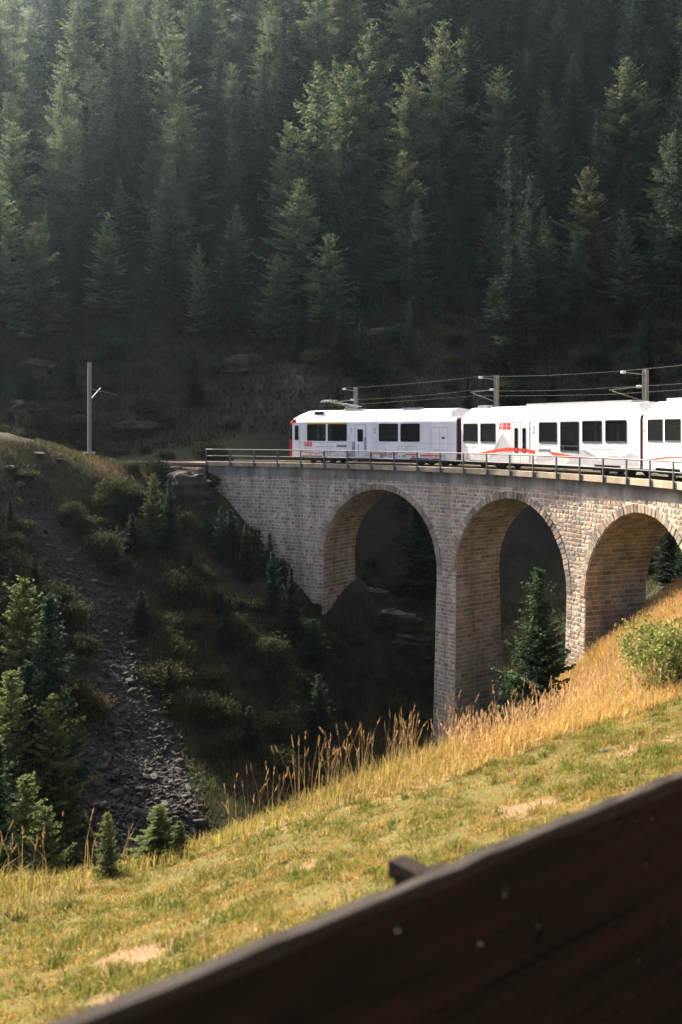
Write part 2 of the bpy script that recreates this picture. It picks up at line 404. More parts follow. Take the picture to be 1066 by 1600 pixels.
tag(via, 'curved stone railway viaduct with tall round arches crossing the ravine', 'viaduct')
VO = Vector(via.location)
def rel(p): return (p[0]-VO.x, p[1]-VO.y, p[2]-VO.z)
core = MB()
zs = list(np.arange(TOPW, -23.5, -.12))
for z1, z0 in zip(zs[:-1], zs[1:]):
    A = spans(z1); B = spans(z0)
    if len(A) != len(B): A = B if len(A) < len(B) else A
    for (a0_, b0_), (a1_, b1_) in zip(A, B):
        n = max(1, int((b0_-a0_)/1.2))
        for i in range(n):
            u, v = i/n, (i+1)/n
            P = [FF(a1_+(b1_-a1_)*u, z0, 0), FF(a1_+(b1_-a1_)*v, z0, 0), FF(a0_+(b0_-a0_)*v, z1, 0), FF(a0_+(b0_-a0_)*u, z1, 0)]
            core.add([rel(p) for p in P], [(0,1,2,3)])
            Q = []
            for (s_, z_) in ((a1_+(b1_-a1_)*u, z0), (a1_+(b1_-a1_)*v, z0), (a0_+(b0_-a0_)*v, z1), (a0_+(b0_-a0_)*u, z1)):
                Q.append((*sd2xy(s_, BACK+batter(z_)), z_))
            core.add([rel(p) for p in Q], [(3,2,1,0)])
def intr(k):
    """profile of opening k: list of (s, z, ns, nz) from the foot of the left jamb over the crown to the right foot"""
    c, r, sp = arch_geo(k); out = []
    for z in np.arange(-23.0, sp, .27): out.append((c-r+widen(z), z, 1, 0))
    n = int(math.pi*r/.27)
    for i in range(n+1):
        t = math.pi*(1-i/n); out.append((c+r*math.cos(t), sp+r*math.sin(t), -math.cos(t), -math.sin(t)))
    for z in np.arange(sp-.2, -23.0, -.27): out.append((c+r-widen(z), z, -1, 0))
    return out
def FI(p, d, h):
    x, y = sd2xy(p[0]+p[2]*h, d); return (x, y, p[1]+p[3]*h)
for k in range(3):
    pr = intr(k); ds = np.linspace(0, 1, 5)
    for p, q in zip(pr[:-1], pr[1:]):
        for u, v in zip(ds[:-1], ds[1:]):
            def dd(pt, w): a = FACE-batter(pt[1]); b = BACK+batter(pt[1]); return a+(b-a)*w
            core.add([rel(FI(p, dd(p,u), 0)), rel(FI(q, dd(q,u), 0)), rel(FI(q, dd(q,v), 0)), rel(FI(p, dd(p,v), 0))], [(3,2,1,0)])
# left end of the abutment
core.add([rel((*sd2xy(S0, FACE), TOPW)), rel((*sd2xy(S0, BACK), TOPW)), rel((*sd2xy(S0, BACK), -12)), rel((*sd2xy(S0, FACE), -12))], [(0,1,2,3)])
core.build('mortar_core', MAT['mortar'], via)
def stone_col(warm=0.0):
    base = random.choice([(.40,.33,.25),(.36,.31,.24),(.32,.28,.22),(.44,.36,.27),(.39,.29,.21),(.30,.27,.22),(.25,.225,.185),(.46,.39,.29),(.35,.26,.18)])
    v = random.uniform(.84, 1.22)
    return (base[0]*v*1.02, base[1]*v*1.0, base[2]*v*.96)
def block(P00, P10, P11, P01, Fn, depth, ins, jit=.012):
    """a rough hewn block: Fn(point index params..., h) gives positions; faces: rough front and four sides"""
    pass
def stone_geo(fn, u0, u1, v0, v1, proud, ins=.02):
    """fn(u, v, h) -> xyz ; a pillow-faced block standing out of the mortar"""
    j = lambda a: random.uniform(-a, a)
    g = .014
    b = [(u0+g, v0+g), (u1-g, v0+g), (u1-g, v1-g), (u0+g, v1-g)]
    V = [fn(u+j(.006), v+j(.006), -.03) for u, v in b]
    i = ins
    f = [(u0+g+i, v0+g+i), (u1-g-i, v0+g+i), (u1-g-i, v1-g-i), (u0+g+i, v1-g-i)]
    V += [fn(u+j(.012), v+j(.012), proud*random.uniform(.35, 1.5)) for u, v in f]
    um, vm = (u0+u1)/2, (v0+v1)/2
    V.append(fn(um+j(.03), vm+j(.02), proud*random.uniform(.9, 1.6)))
    return V, [(0,1,5,4),(1,2,6,5),(2,3,7,6),(3,0,4,7),(4,5,8),(5,6,8),(6,7,8),(7,4,8)]
fs = []           # stones of the visible face: (size in the picture, verts, faces, colour)
z = TOPW
while z > -22:
    h = random.uniform(.215, .28); z0 = z-h; zm = z-h/2
    for (a, b) in spans(zm, RING+.01):
        if b-a < .12: continue
        s = a
        while s < b-.02:
            w = random.uniform(.24, .50)
            if b-(s+w) < .2: w = b-s
            e = min(b, s+w)
            x, y = sd2xy((s+e)/2, FACE)
            if zm > float(ground(x, y))-.7:
                V, Fc = stone_geo(lambda u, v, hh: FF(u, v, hh), s, e, z0, z, .024)
                ppx, ppy = pix(x, y, zm)
                vis = ppx < 1070 and zm > float(ground(x, y))
                area = (e-s)*h/y**2*math.sin(min(1.5, abs(math.atan2(x, y)-(A0+(s+e)/2/RAD)+math.pi/2)))
                fs.append((area if vis else 0, V, Fc, stone_col()))
            s = e
    z = z0
fs.sort(key=lambda t: -t[0])
for ar, V, Fc, c in fs[:300]:
    MB().add([rel(p) for p in V], Fc, c).build('stone', MAT['stone'], via)
rest = MB()
for ar, V, Fc, c in fs[300:]: rest.add([rel(p) for p in V], Fc, c)
for k in range(3):
    pr = intr(k)
    for p, q in zip(pr[:-1], pr[1:]):
        if p[1] < -16 and k > 0 and p[1] < float(ground(*sd2xy(p[0], 2)))-1: continue
        a = FACE-batter(p[1]); b = BACK+batter(p[1]); d = a+random.uniform(.01, .05)
        while d < b-.1:
            w = random.uniform(.38, .72); e = min(b, d+w)
            def fi(u, v, hh, p=p, q=q):
                m = [p[i]*(1-v)+q[i]*v for i in range(4)]; return FI(m, u, hh)
            V, Fc = stone_geo(lambda u, v, hh: fi(u, v, hh), d, e, 0.0, 1.0, .016)
            # v runs 0..1 across a course: redo the small gaps in course units
            g = .012/.27
            V = [fi(d+.008, g, -.02), fi(e-.008, g, -.02), fi(e-.008, 1-g, -.02), fi(d+.008, 1-g, -.02),
                 fi(d+.02, 2*g, .016), fi(e-.02, 2*g, .016), fi(e-.02, 1-2*g, .016), fi(d+.02, 1-2*g, .016), fi((d+e)/2, .5, random.uniform(.016, .026))]
            c = stone_col(); c = (c[0]*.78, c[1]*.80, c[2]*.80)  # underside stones coloured darker and cooler to offset warm bounce light
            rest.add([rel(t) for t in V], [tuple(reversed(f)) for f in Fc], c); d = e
tag(rest.build('stonework', MAT['stone'], via), kind='stuff')
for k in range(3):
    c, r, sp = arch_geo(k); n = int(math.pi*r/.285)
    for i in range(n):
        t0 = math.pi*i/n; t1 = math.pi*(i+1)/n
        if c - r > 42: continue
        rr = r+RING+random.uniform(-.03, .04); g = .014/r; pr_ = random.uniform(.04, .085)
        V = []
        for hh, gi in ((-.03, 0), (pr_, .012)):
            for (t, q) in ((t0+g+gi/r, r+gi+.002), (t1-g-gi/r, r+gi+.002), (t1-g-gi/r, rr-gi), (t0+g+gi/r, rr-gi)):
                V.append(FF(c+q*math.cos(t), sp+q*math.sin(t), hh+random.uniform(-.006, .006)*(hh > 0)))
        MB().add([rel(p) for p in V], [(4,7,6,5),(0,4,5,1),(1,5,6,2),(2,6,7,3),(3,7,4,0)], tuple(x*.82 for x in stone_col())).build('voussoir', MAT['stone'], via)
def arc_prism(s0, s1, prof, step=1.0):
    m = MB(); n = max(1, int((s1-s0)/step)); V = []; k = len(prof)
    for i in range(n+1):
        s = s0+(s1-s0)*i/n
        for d, zz in prof: V.append(rel((*sd2xy(s, d), zz)))
    Fc = [(i*k+j, i*k+(j+1)%k, (i+1)*k+(j+1)%k, (i+1)*k+j) for i in range(n) for j in range(k)]
    Fc += [tuple(range(k-1, -1, -1)), tuple(n*k+j for j in range(k))]
    return m.add(V, Fc)
recalc(arc_prism(-.03, S_END, [(FACE-.02, TOPW-.03), (FACE-.02, -2.62), (BACK+.02, -2.62), (BACK+.02, TOPW-.03)]).build('concrete_band', MAT['concrete'], via))
s = -.05
while s < S_END-1:      # the curb is cast in lengths
    e = s+4.04
    recalc(arc_prism(s, e-.012, [(0, -2.60), (0, -2.305), (.02, -2.285), (.30, -2.285), (.30, -2.36), (FACE+.1, -2.36), (FACE+.1, -2.615), (.05, -2.615)], .7).build('curb', MAT['curb'], via)); s = e
recalc(arc_prism(-.03, S_END, [(BACK+.3, -2.61), (BACK+.3, -2.29), (BACK, -2.29), (BACK, -2.61)]).build('far_curb', MAT['concrete'], via))

# track
def arc_mesh(name, mat, a0, a1, prof, step=.02):
    m = MB(); n = int((a1-a0)/step); V = []; k = len(prof)
    for i in range(n+1):
        a = a0+(a1-a0)*i/n
        for d, zz in prof: V.append((*arc(a, d), zz))
    Fc = [(i*k+j, i*k+(j+1)%k, (i+1)*k+(j+1)%k, (i+1)*k+j) for i in range(n) for j in range(k)]
    Fc += [tuple(range(k-1, -1, -1)), tuple(n*k+j for j in range(k))]
    return recalc(m.add(V, Fc).build(name, mat))
AE = A0+S_END/RAD
TC = 2.30                                       # distance of the track's middle from the curb edge
tag(arc_mesh('ballast', MAT['ballast'], -.75, AE, [(.36,-2.60),(.36,-2.40),(1.0,-2.37),(3.6,-2.37),(BACK,-2.41),(BACK,-2.60)]), kind='structure')
for dd_, which in ((-.52, 'near'), (.52, 'far')):
    d = TC+dd_
    o = arc_mesh('track_rail', MAT['rail'], -.75, AE, [(d-.035,-2.345),(d-.035,RAIL_Z),(d+.035,RAIL_Z),(d+.035,-2.345)])
    tag(o, 'rusty steel rail of the track, %s one of the two' % ('nearer' if which == 'near' else 'farther'), 'rail', 'rails of the track')
# loose ballast stones
bv = []; bf = []; bt = []
for i in range(5200):
    a = random.uniform(-.3, A0+1.05); d = random.choice([random.uniform(.38, 1.6), random.uniform(.38, 4.1)]); r = random.uniform(.018, .045)
    x, y = arc(a, d); b = len(bv); zz = -2.385+r*.4
    for q in ((1,0,0),(-1,0,0),(0,1,0),(0,-1,0),(0,0,1),(0,0,-1)):
        bv.append((x+q[0]*r*random.uniform(.7,1.3), y+q[1]*r*random.uniform(.7,1.3), zz+q[2]*r*random.uniform(.6,1.1)))
    bf += [(b,b+2,b+4),(b+2,b+1,b+4),(b+1,b+3,b+4),(b+3,b,b+4)]
    v = random.uniform(.6, 1.3); bt += [(.21*v,.165*v,.12*v)]*6
tag(obj('ballast_stones', mesh_np('ballast_stones', bv, bf, np.array(bt)), MAT['scree']), kind='stuff')
sl = MB().box(-.12,.12,-.95,.95,-.14,0).mesh('sleeper')
# ------------------------------------------------------------------ railing
rail_o = empty('bridge_railing', (*sd2xy(0, 0), -2.6))
tag(rail_o, 'grey steel railing with two rails along the edge of the viaduct', 'railing')
RO = Vector(rail_o.location)
for i in range(26):
    s = i*2.0228; a = A0+s/RAD
    m = MB(); m.box(-.035,.035,-.035,.035,-1.24,0)
    o = m.build('post', MAT['galv'], rail_o); x, y = arc(a, -.05); o.location = (x-RO.x, y-RO.y, -1.367-RO.z); o.rotation_euler = (0, 0, -a)
    b = MB().box(-.10,.10,-.012,.012,-.11,.11).build('base_plate', MAT['galv'], o); b.location = (0, .042, -1.10)
    b.location = (.085, .036, -1.10)
def arc_tube(name, s0, s1, d, zz, r):
    m = MB(); n = int((s1-s0)/.6)
    m.tube([(sd2xy(s0+(s1-s0)*i/n, d)[0]-RO.x, sd2xy(s0+(s1-s0)*i/n, d)[1]-RO.y, zz-RO.z) for i in range(n+1)], r, 8)
    return recalc(m.build(name, MAT['galv'], rail_o, True))
arc_tube('top_rail', -.03, 51, -.05, -1.385, .034); arc_tube('middle_rail', -.03, 51, -.05, -1.86, .028)

# ------------------------------------------------------------------ the train
def rounded(x0, x1, z0, z1, r, n=4):
    P = []
    for cx, cz, t0 in ((x1-r, z1-r, 0), (x0+r, z1-r, 90), (x0+r, z0+r, 180), (x1-r, z0+r, 270)):
        for i in range(n+1):
            t = R_(t0+90*i/n); P.append((cx+r*math.cos(t), cz+r*math.sin(t)))
    return P
def panel_holes(m, x0, x1, z0, z1, holes, y, nx=0):
    xs = sorted({x0, x1, *[h[0] for h in holes], *[h[1] for h in holes]}); zz = sorted({z0, z1, *[h[2] for h in holes], *[h[3] for h in holes]})
    for a, b in zip(xs[:-1], xs[1:]):
        for c, d in zip(zz[:-1], zz[1:]):
            mx, mz = (a+b)/2, (c+d)/2
            if any(h[0] < mx < h[1] and h[2] < mz < h[3] for h in holes): continue
            m.add([(a,y,c),(b,y,c),(b,y,d),(a,y,d)], [(0,1,2,3)])
def poly(name, pts, mat, parent, y=-.004):
    m = MB(); m.add([(x, y, z) for x, z in pts], [tuple(range(len(pts)))]); return m.build(name, mat, parent)
def window(parent, x0, x1, z0, z1, side=0.0, name='window', r=.09, sill=False):
    s = -1 if side == 0 else 1
    w = MB(); o = rounded(x0, x1, z0, z1, r); i_ = rounded(x0+.045, x1-.045, z0+.045, z1-.045, r*.7); n = len(o)
    V = [(x, side+s*.012, z) for x, z in o]+[(x, side+s*.012, z) for x, z in i_]+[(x, side-s*.03, z) for x, z in i_]+[(x, side-s*.002, z) for x, z in o]
    Fc = []
    for k in range(n):
        q = (k+1) % n; Fc += [(k,q,n+q,n+k), (n+k,n+q,2*n+q,2*n+k), (q,k,3*n+k,3*n+q)]
    # square the corners of the opening behind the rounded frame
    f = w.add(V, Fc).build(name, MAT['rubber'], parent)
    g = MB().add([(x, side-s*.014, z) for x, z in i_], [tuple(range(n))]).build('pane', MAT['glass'], f)
    if sill:
        MB().box(x0+.03, x1-.03, side+s*.013-.012, side+s*.013+.012, z0+.012, z0+.085).build('sill', MAT['galv'], f)
    return f
NUM = {'1': [[(.0,.62),(.22,.8),(.32,.8),(.32,0),(.2,0),(.2,.64),(.0,.5)]],
       '2': [[(0,0),(.5,0),(.5,.11),(.15,.11),(.46,.44),(.5,.58),(.46,.72),(.36,.8),(.14,.8),(.04,.72),(0,.6),(.11,.6),(.15,.68),(.34,.69),(.38,.58),(.34,.48),(0,.12)]]}
def number(ch, x, z, h, parent):
    for P in NUM[ch]: poly('number', [(x+a*h/.8*.8, z+b*h/.8) for a, b in P], MAT['print_dark'], parent, -.005)
def abb(x, z, w, h, parent):
    lw = w/3.12
    def pieces(px_, kind):
        g = .03*h
        if kind == 'A':
            poly('logo_letter', [(px_+.0*lw,z),(px_+.24*lw,z),(px_+.30*lw,z+.2*h),(px_+.47*lw,z+.2*h),(px_+.47*lw,z+.42*h),(px_+.36*lw,z+.42*h),(px_+.14*lw,z+.42*h)], MAT['logo'], parent, -.006)
            poly('logo_letter', [(px_+1.0*lw,z),(px_+.76*lw,z),(px_+.70*lw,z+.2*h),(px_+.53*lw,z+.2*h),(px_+.53*lw,z+.42*h),(px_+.64*lw,z+.42*h),(px_+.86*lw,z+.42*h)][::-1], MAT['logo'], parent, -.006)
            poly('logo_letter', [(px_+.16*lw,z+.49*h),(px_+.37*lw,z+.49*h),(px_+.47*lw,z+.8*h),(px_+.47*lw,z+h),(px_+.34*lw,z+h)], MAT['logo'], parent, -.006)
            poly('logo_letter', [(px_+.84*lw,z+.49*h),(px_+.63*lw,z+.49*h),(px_+.53*lw,z+.8*h),(px_+.53*lw,z+h),(px_+.66*lw,z+h)][::-1], MAT['logo'], parent, -.006)
        else:
            for z0, z1, xr in ((0, .47, .98), (.53, 1, .9)):
                poly('logo_letter', [(px_+.06*lw,z+z0*h),(px_+.44*lw,z+z0*h),(px_+.44*lw,z+z1*h),(px_+.06*lw,z+z1*h)], MAT['logo'], parent, -.006)
                poly('logo_letter', [(px_+.50*lw,z+z0*h),(px_+(xr-.2)*lw,z+z0*h),(px_+xr*lw,z+(z0+.1)*h),(px_+xr*lw,z+(z1-.1)*h),(px_+(xr-.2)*lw,z+z1*h),(px_+.50*lw,z+z1*h)], MAT['logo'], parent, -.006)
    pieces(x, 'A'); pieces(x+1.06*lw, 'B'); pieces(x+2.12*lw, 'B')
WID = 2.64
def car(ax, ay, ang, L, wins, doors, label, cab=False, skirts=(), z0=.44, roofend=True, glazed=()):
    t = empty('railcar', (ax, ay, RAIL_Z), -R_(ang)); tag(t, label, 'railcar', 'cars of the white train')
    ZS = 2.88
    holes = [(w[0]+.02, w[1]-.02, w[2]+.02, w[3]-.02) for w in wins] + [(s_[0], s_[1], z0, s_[2]) for s_ in skirts]
    for d in doors:
        for g in d['win']: holes.append((g[0]+.02, g[1]-.02, g[2]+.02, g[3]-.02))
    m = MB()
    panel_holes(m, 0, L, z0, ZS, holes, 0.0)
    fh = [(w[0]+.02, w[1]-.02, w[2]+.02, w[3]-.02) for w in wins]
    k0 = len(m.v); panel_holes(m, 0, L, z0, ZS, fh, WID)
    prof = [(0,ZS),(.05,3.02),(.10,3.14),(.34,3.63),(.55,3.70),(WID/2,3.76),(WID-.55,3.70),(WID-.34,3.63),(WID-.10,3.14),(WID-.05,3.02),(WID,ZS)]
    low = [(p[0], min(p[1], 3.14+.03*math.sin(math.pi*p[0]/WID))) for p in prof]
    secs = [(0, low), (1.15 if cab else .5, prof), (L-.5, prof), (L, low)]
    if cab: secs.insert(1, (.45, [(p[0], min(p[1], 3.40+.03*math.sin(math.pi*p[0]/WID))) for p in prof]))
    V = []; k = len(prof)
    for x, pf in secs: V += [(x, y, z) for y, z in pf]
    m.add(V, [(i*k+j, (i+1)*k+j, (i+1)*k+j+1, i*k+j+1) for i in range(len(secs)-1) for j in range(k-1)])
    # ends and floor
    for x in ((L,) if cab else (0, L)):
        m.add([(x,0,z0),(x,WID,z0),(x,WID,ZS)]+[(x,y,z) for y, z in low[::-1][1:]], [tuple(range(3+k-1))])
    m.build('body', MAT['white'], t)
    MB().box(.05, L-.05, .06, WID-.06, .52, .60).build('floor', MAT['interior'], t)
    MB().box(.05, L-.05, .06, WID-.06, 2.80, 2.84).build('ceiling_panel', MAT['interior'], t)
    # crease along the roof edge
    MB().box(.5, L-.5, .098, .106, 3.125, 3.15).build('roof_seam', MAT['print_mid'], t)
    sm = MB()
    for xx in np.arange(1.3, L-.3, 2.07): sm.box(xx-.006, xx+.006, -.0022, .0, z0+.02, 1.5)
    sm.box(.02, L-.02, -.0021, .0, 1.475, 1.487); sm.build('panel_seams', MAT['print_mid'], t)['kind'] = 'stuff'
    for w in wins:
        window(t, *w, sill=(len(doors) and doors[0].get('sill', False)))
        window(t, *w, side=WID)
    x = 1.0
    while x < L-.8:
        sm = MB(); sm.box(x, x+.12, .25, 1.05, .6, 1.72); sm.box(x, x+.45, .25, 1.05, .95, 1.05); sm.box(x, x+.12, 1.6, 2.4, .6, 1.72); sm.box(x, x+.45, 1.6, 2.4, .95, 1.05)
        sm.build('seat_row', MAT['seat'], t); x += 1.62
    MB().tube([(.5, .3, 2.45), (L-.5, .3, 2.45)], .02).build('luggage_rail', MAT['galv'], t)
    for d in doors:
        x0, x1, za, zb = d['rect']
        dm = MB(); panel_holes(dm, x0, x1, za, zb, [(g[0]+.01, g[1]-.01, g[2]+.01, g[3]-.01) for g in d['win']], -.012)
        dm.add([(x0,-.012,za),(x0,0,za),(x0,0,zb),(x0,-.012,zb)], [(0,1,2,3)]); dm.add([(x1,-.012,za),(x1,0,za),(x1,0,zb),(x1,-.012,zb)], [(0,1,2,3)])
        do = dm.build('door', MAT['white'], t)
        sm = MB()
        for xx in d.get('seams', (x0, x1)): sm.box(xx-.018, xx+.018, -.0135, -.011, za, zb)
        sm.box(x0, x1, -.0138, -.011, zb-.012, zb+.012)
        sm.build('door_seal', MAT['print_dark'], do)
        for g in d['win']: window(do, *g, side=0.0, name='door_window', r=.05).location = (0, -.013, 0)
    # underframe and bogies
    MB().box(.3, L-.3, .25, WID-.25, .30, .50).build('underframe', MAT['dark_metal'], t)
    for bx in (2.3, L-2.3):
        bo = MB(); bo.box(bx-1.35, bx+1.35, .28, .40, .22, .42); bo.box(bx-1.35, bx+1.35, WID-.40, WID-.28, .22, .42); bo.box(bx-.25, bx+.25, .28, WID-.28, .2, .4)
        b = bo.build('bogie', MAT['dark_metal'], t)
        for wx in (bx-.95, bx+.95):
            for wy in (.72, WID-.82):
                m = MB(); m.tube([(wx, wy, .345), (wx, wy+.1, .345)], .345, 20); m.build('wheel', MAT['dark_metal'], b)
    return t
CA = (-3.5157, 71.9789, 40.69, 14.205); CB = (7.5358, 62.3711, 61.96, 15.216); CC = (14.7679, 48.6841, 78.40, 14.2)
# front car
c1 = car(*CA, [(1.45,3.22,1.58,2.77),(3.42,5.17,1.58,2.77),(7.98,9.60,1.58,2.77),(9.80,11.38,1.58,2.77),(.24,.62,1.62,2.68)],
         [{'rect': (5.91,6.86,.47,2.72), 'win': [(6.13,6.62,1.56,2.40)]}],
         'front car of the white train with red cab end and raised pantograph', cab=True, skirts=((1.0,2.9,.54),(10.6,13.0,.52)))
nose = {'cab_front': [], 'windscreen': [], 'visor': []}
def nrow(z, xs, ys, xf, yf): return [(xs,ys,z),(xs-(xs-xf)*.55,ys+.05,z),(xf+.06,yf,z),(xf,yf+.3,z),(xf-.04,WID/2,z),(xf,WID-yf-.3,z),(xf+.06,WID-yf,z),(xs-(xs-xf)*.55,WID-ys-.05,z),(xs,WID-ys,z)]
def nose_part(name, rows, mat, y=0):
    m = MB(); V = []
    for r in rows: V += nrow(*r)
    k = 9; m.add(V, [(i*k+j+1, i*k+j, (i+1)*k+j, (i+1)*k+j+1) for i in range(len(rows)-1) for j in range(k-1)])
    return m.build(name, mat, c1, False)
nose_part('cab_front', [(.42,0,0,-.38,.45),(.55,0,0,-.55,.40),(1.2,0,0,-.60,.36),(1.62,0,0,-.58,.36)], MAT['red'])
nose_part('windscreen', [(1.62,0,.004,-.575,.36),(2.2,0,.004,-.53,.37),(2.72,0,.004,-.42,.42)], MAT['windscreen'])
nose_part('visor', [(2.72,0,0,-.44,.40),(2.80,0,0,-.50,.38),(2.88,0,0,-.46,.40),(3.02,0,.05,-.28,.45),(3.14,0,.1,-.08,.55),(3.17,0,.3,.0,.7)], MAT['red'])
for y in (.50, WID-.50):
    h = MB(); h.tube([(-.62, y, 1.05), (-.55, y, 1.05)], .11, 14); h.build('headlight', MAT['ceramic'], c1)
MB().box(-.78, -.5, 1.0, 1.64, .45, .75).build('coupler', MAT['dark_metal'], c1)
MB().tube([(-.05, -.20, 2.35), (-.02, -.20, 1.95)], .05, 6).build('mirror', MAT['rubber'], c1)
MB().box(-.02, .34, -.006, .002, 2.86, 3.02).build('visor_side', MAT['red'], c1)
poly('visor_side', [(0,.0+2.70),(.10,2.70),(.42,3.14),(.02,3.14)], MAT['red'], c1, -.003).location = (0, .03, 0)
poly('first_class_band', [(1.42,2.775),(5.20,2.775),(5.20,2.88),(1.42,2.88)], MAT['yellow'], c1)
poly('display', [(4.25,1.16),(5.15,1.16),(5.15,1.32),(4.25,1.32)], MAT['print_dark'], c1, -.006)
MB().box(.72,.745,-.0045,.0,1.0,2.75).build('cab_door_seam', MAT['print_mid'], c1)
abb(1.12, 1.18, .82, .34, c1); number('1', 5.50, 2.13, .34, c1); number('2', 7.55, 2.13, .34, c1)
poly('stripe', [(.05,.93),(.6,.93),(1.3,.80),(2.3,.74),(3.5,.83),(4.1,.86),(4.1,.83),(3.4,.79),(2.3,.69),(1.3,.74),(.6,.88),(.05,.90)], MAT['stripe'], c1, -.005)
for x0, x1, zz in ((4.95,5.4,.82),(6.05,6.6,.72),(7.2,7.45,.70),(7.5,8.3,.74),(8.85,9.5,.72),(10.2,11.2,.70),(11.4,13.2,.66)):
    poly('stripe', [(x0,zz),(x1,zz),(x1,zz+.085),(x0,zz+.085)], MAT['stripe'], c1, -.006)
random.seed(3)
for i in range(64):
    x = random.uniform(1.5, 13.3); w = random.uniform(.05, .3); h = random.uniform(.05, .32)*(1.25 if 5.4 < x < 9.8 else .8); zz = random.uniform(.46, .62)
    poly('skyline_print', [(x,zz),(x+w,zz),(x+w,zz+h),(x,zz+h)], random.choice([MAT['print_grey'], MAT['print_mid'], MAT['print_grey'], MAT['print_dark']]), c1, -.0035-.00002*i)
poly('skyline_print', [(5.62,.55),(5.88,.55),(5.88,1.55),(5.62,1.55)], MAT['print_mid'], c1, -.0055)
poly('skyline_print', [(6.70,.95),(6.92,.95),(6.92,1.85),(6.70,1.85)], MAT['print_mid'], c1, -.0145)
poly('skyline_print', [(6.20,.72),(6.26,.72),(6.26,1.4),(6.20,1.4)], MAT['print_dark'], c1, -.0145)
poly('lettering', [(2.25,1.16),(3.95,1.16),(3.95,1.21),(2.25,1.21)], MAT['print_grey'], c1)
poly('lettering', [(9.6,1.27),(11.2,1.27),(11.2,1.30),(9.6,1.30)], MAT['print_mid'], c1)
poly('lettering', [(9.6,1.14),(11.9,1.14),(11.9,1.155),(9.6,1.155)], MAT['print_mid'], c1)
lk = MB(); o_ = rounded(12.27, 13.58, 1.06, 2.52, .16); i_ = rounded(12.295, 13.555, 1.085, 2.495, .14); n_ = len(o_)
lk.add([(x,-.006,z) for x,z in o_]+[(x,-.006,z) for x,z in i_], [(k,(k+1)%n_,n_+(k+1)%n_,n_+k) for k in range(n_)]); lk.box(12.90,12.925,-.0065,-.004,1.07,2.5)
lk.build('hatch', MAT['print_mid'], c1)
poly('hatch_label', [(13.1,1.78),(13.34,1.78),(13.34,1.90),(13.1,1.90)], MAT['bellows'], c1, -.008)
rb = MB(); rb.box(4.6,6.2,.42,.9,3.68,3.80); rb.build('roof_unit', MAT['print_grey'], c1)
MB().box(9.6,11.0,.44,1.0,3.69,3.82).build('roof_unit', MAT['print_mid'], c1)
MB().box(1.95,2.75,.24,.50,3.42,3.66).build('roof_recess', MAT['rubber'], c1)
pg = empty('pantograph', (0, 0, 0)); pg.parent = c1
pm = MB(); pm.tube([(4.9,1.32,3.76),(3.9,1.32,3.95),(4.75,1.32,4.02),(5.2,1.32,3.98)], .03); pm.build('base_frame', MAT['galv'], pg)
pm = MB()
for y in (1.05, 1.6): pm.tube([(5.2, y, 3.98), (2.75, 1.32+(y-1.32)*1.8, 4.34)], .028)
pm.tube([(5.2,1.32,3.98),(3.8,1.32,3.80)], .035); pm.build('arm', MAT['galv'], pg)
pm = MB()
for k in range(3): pm.tube([(2.1+k*.3,.75,4.33),(2.2+k*.3,.95,4.47),(2.2+k*.3,1.7,4.47),(2.1+k*.3,1.9,4.33)], .05)
pm.build('collector_head', MAT['mast'], pg)
# middle car
c2 = car(*CB, [(.22,1.74,1.57,2.74),(2.02,3.54,1.57,2.74),(7.54,9.07,1.60,2.77),(9.33,10.83,1.14,2.79),(11.08,12.56,1.66,2.82),(12.81,14.33,1.68,2.84)],
         [{'rect': (5.12,6.72,.47,2.80), 'win': [(5.36,5.68,1.02,2.46),(6.08,6.40,1.04,2.46)], 'seams': (5.12, 5.90, 6.72), 'sill': True}],
         'middle car of the white train with double door and red ribbon', skirts=((.9,2.6,.53),(12.0,13.9,.54)))
abb(3.86, 2.37, 1.12, .40, c2); number('2', 7.00, 2.14, .38, c2)
poly('mountain_print', [(2.55,.48),(3.1,1.0),(3.6,1.5),(4.2,2.18),(4.5,1.85),(4.75,1.62),(5.1,1.2),(5.1,.48)], MAT['print_grey'], c2, -.0030)
poly('mountain_print', [(3.0,.62),(3.55,1.30),(4.15,2.10),(3.75,1.25),(3.6,.9)], MAT['print_mid'], c2, -.0036)
poly('mountain_print', [(.3,.48),(.55,.75),(.8,.98),(1.1,.7),(1.6,.92),(2.2,1.0),(2.6,.8),(3.2,.48)], MAT['print_grey'], c2, -.0040)
poly('mountain_print', [(9.8,.52),(10.4,.9),(10.95,1.32),(11.5,1.15),(12.2,.95),(12.5,.55)], MAT['print_grey'], c2, -.0030)
poly('mountain_print', [(10.95,1.32),(11.35,1.25),(12.1,.98),(11.6,.99)], MAT['print_mid'], c2, -.0036)
poly('mountain_print', [(11.9,.6),(13.2,1.05),(14.0,1.0),(14.6,1.2),(15.1,1.05),(15.1,.55)], MAT['print_grey'], c2, -.0040)
poly('mountain_print', [(7.1,.6),(7.6,.98),(8.4,.95),(8.9,.75),(8.0,.62)], MAT['print_grey'], c2, -.0040)
poly('stripe', [(1.2,.84),(2.4,1.02),(3.6,1.20),(4.6,1.31),(5.12,1.325),(5.12,1.09),(4.6,1.10),(3.6,1.04),(2.4,.90)], MAT['stripe'], c2, -.0055)
poly('stripe', [(5.12,1.325),(6.2,1.29),(7.25,1.19),(7.15,1.02),(6.2,1.08),(5.12,1.09)], MAT['stripe'], c2, -.0145)
poly('stripe', [(8.3,1.16),(9.0,1.10),(10.2,.98),(11.8,.90),(11.2,.84),(10.0,.83),(8.9,.88)], MAT['stripe'], c2, -.0055)
poly('display', [(7.52,1.13),(8.55,1.13),(8.55,1.28),(7.52,1.28)], MAT['print_dark'], c2, -.006)
poly('lettering', [(11.75,1.32),(13.4,1.32),(13.4,1.38),(11.75,1.38)], MAT['print_grey'], c2)
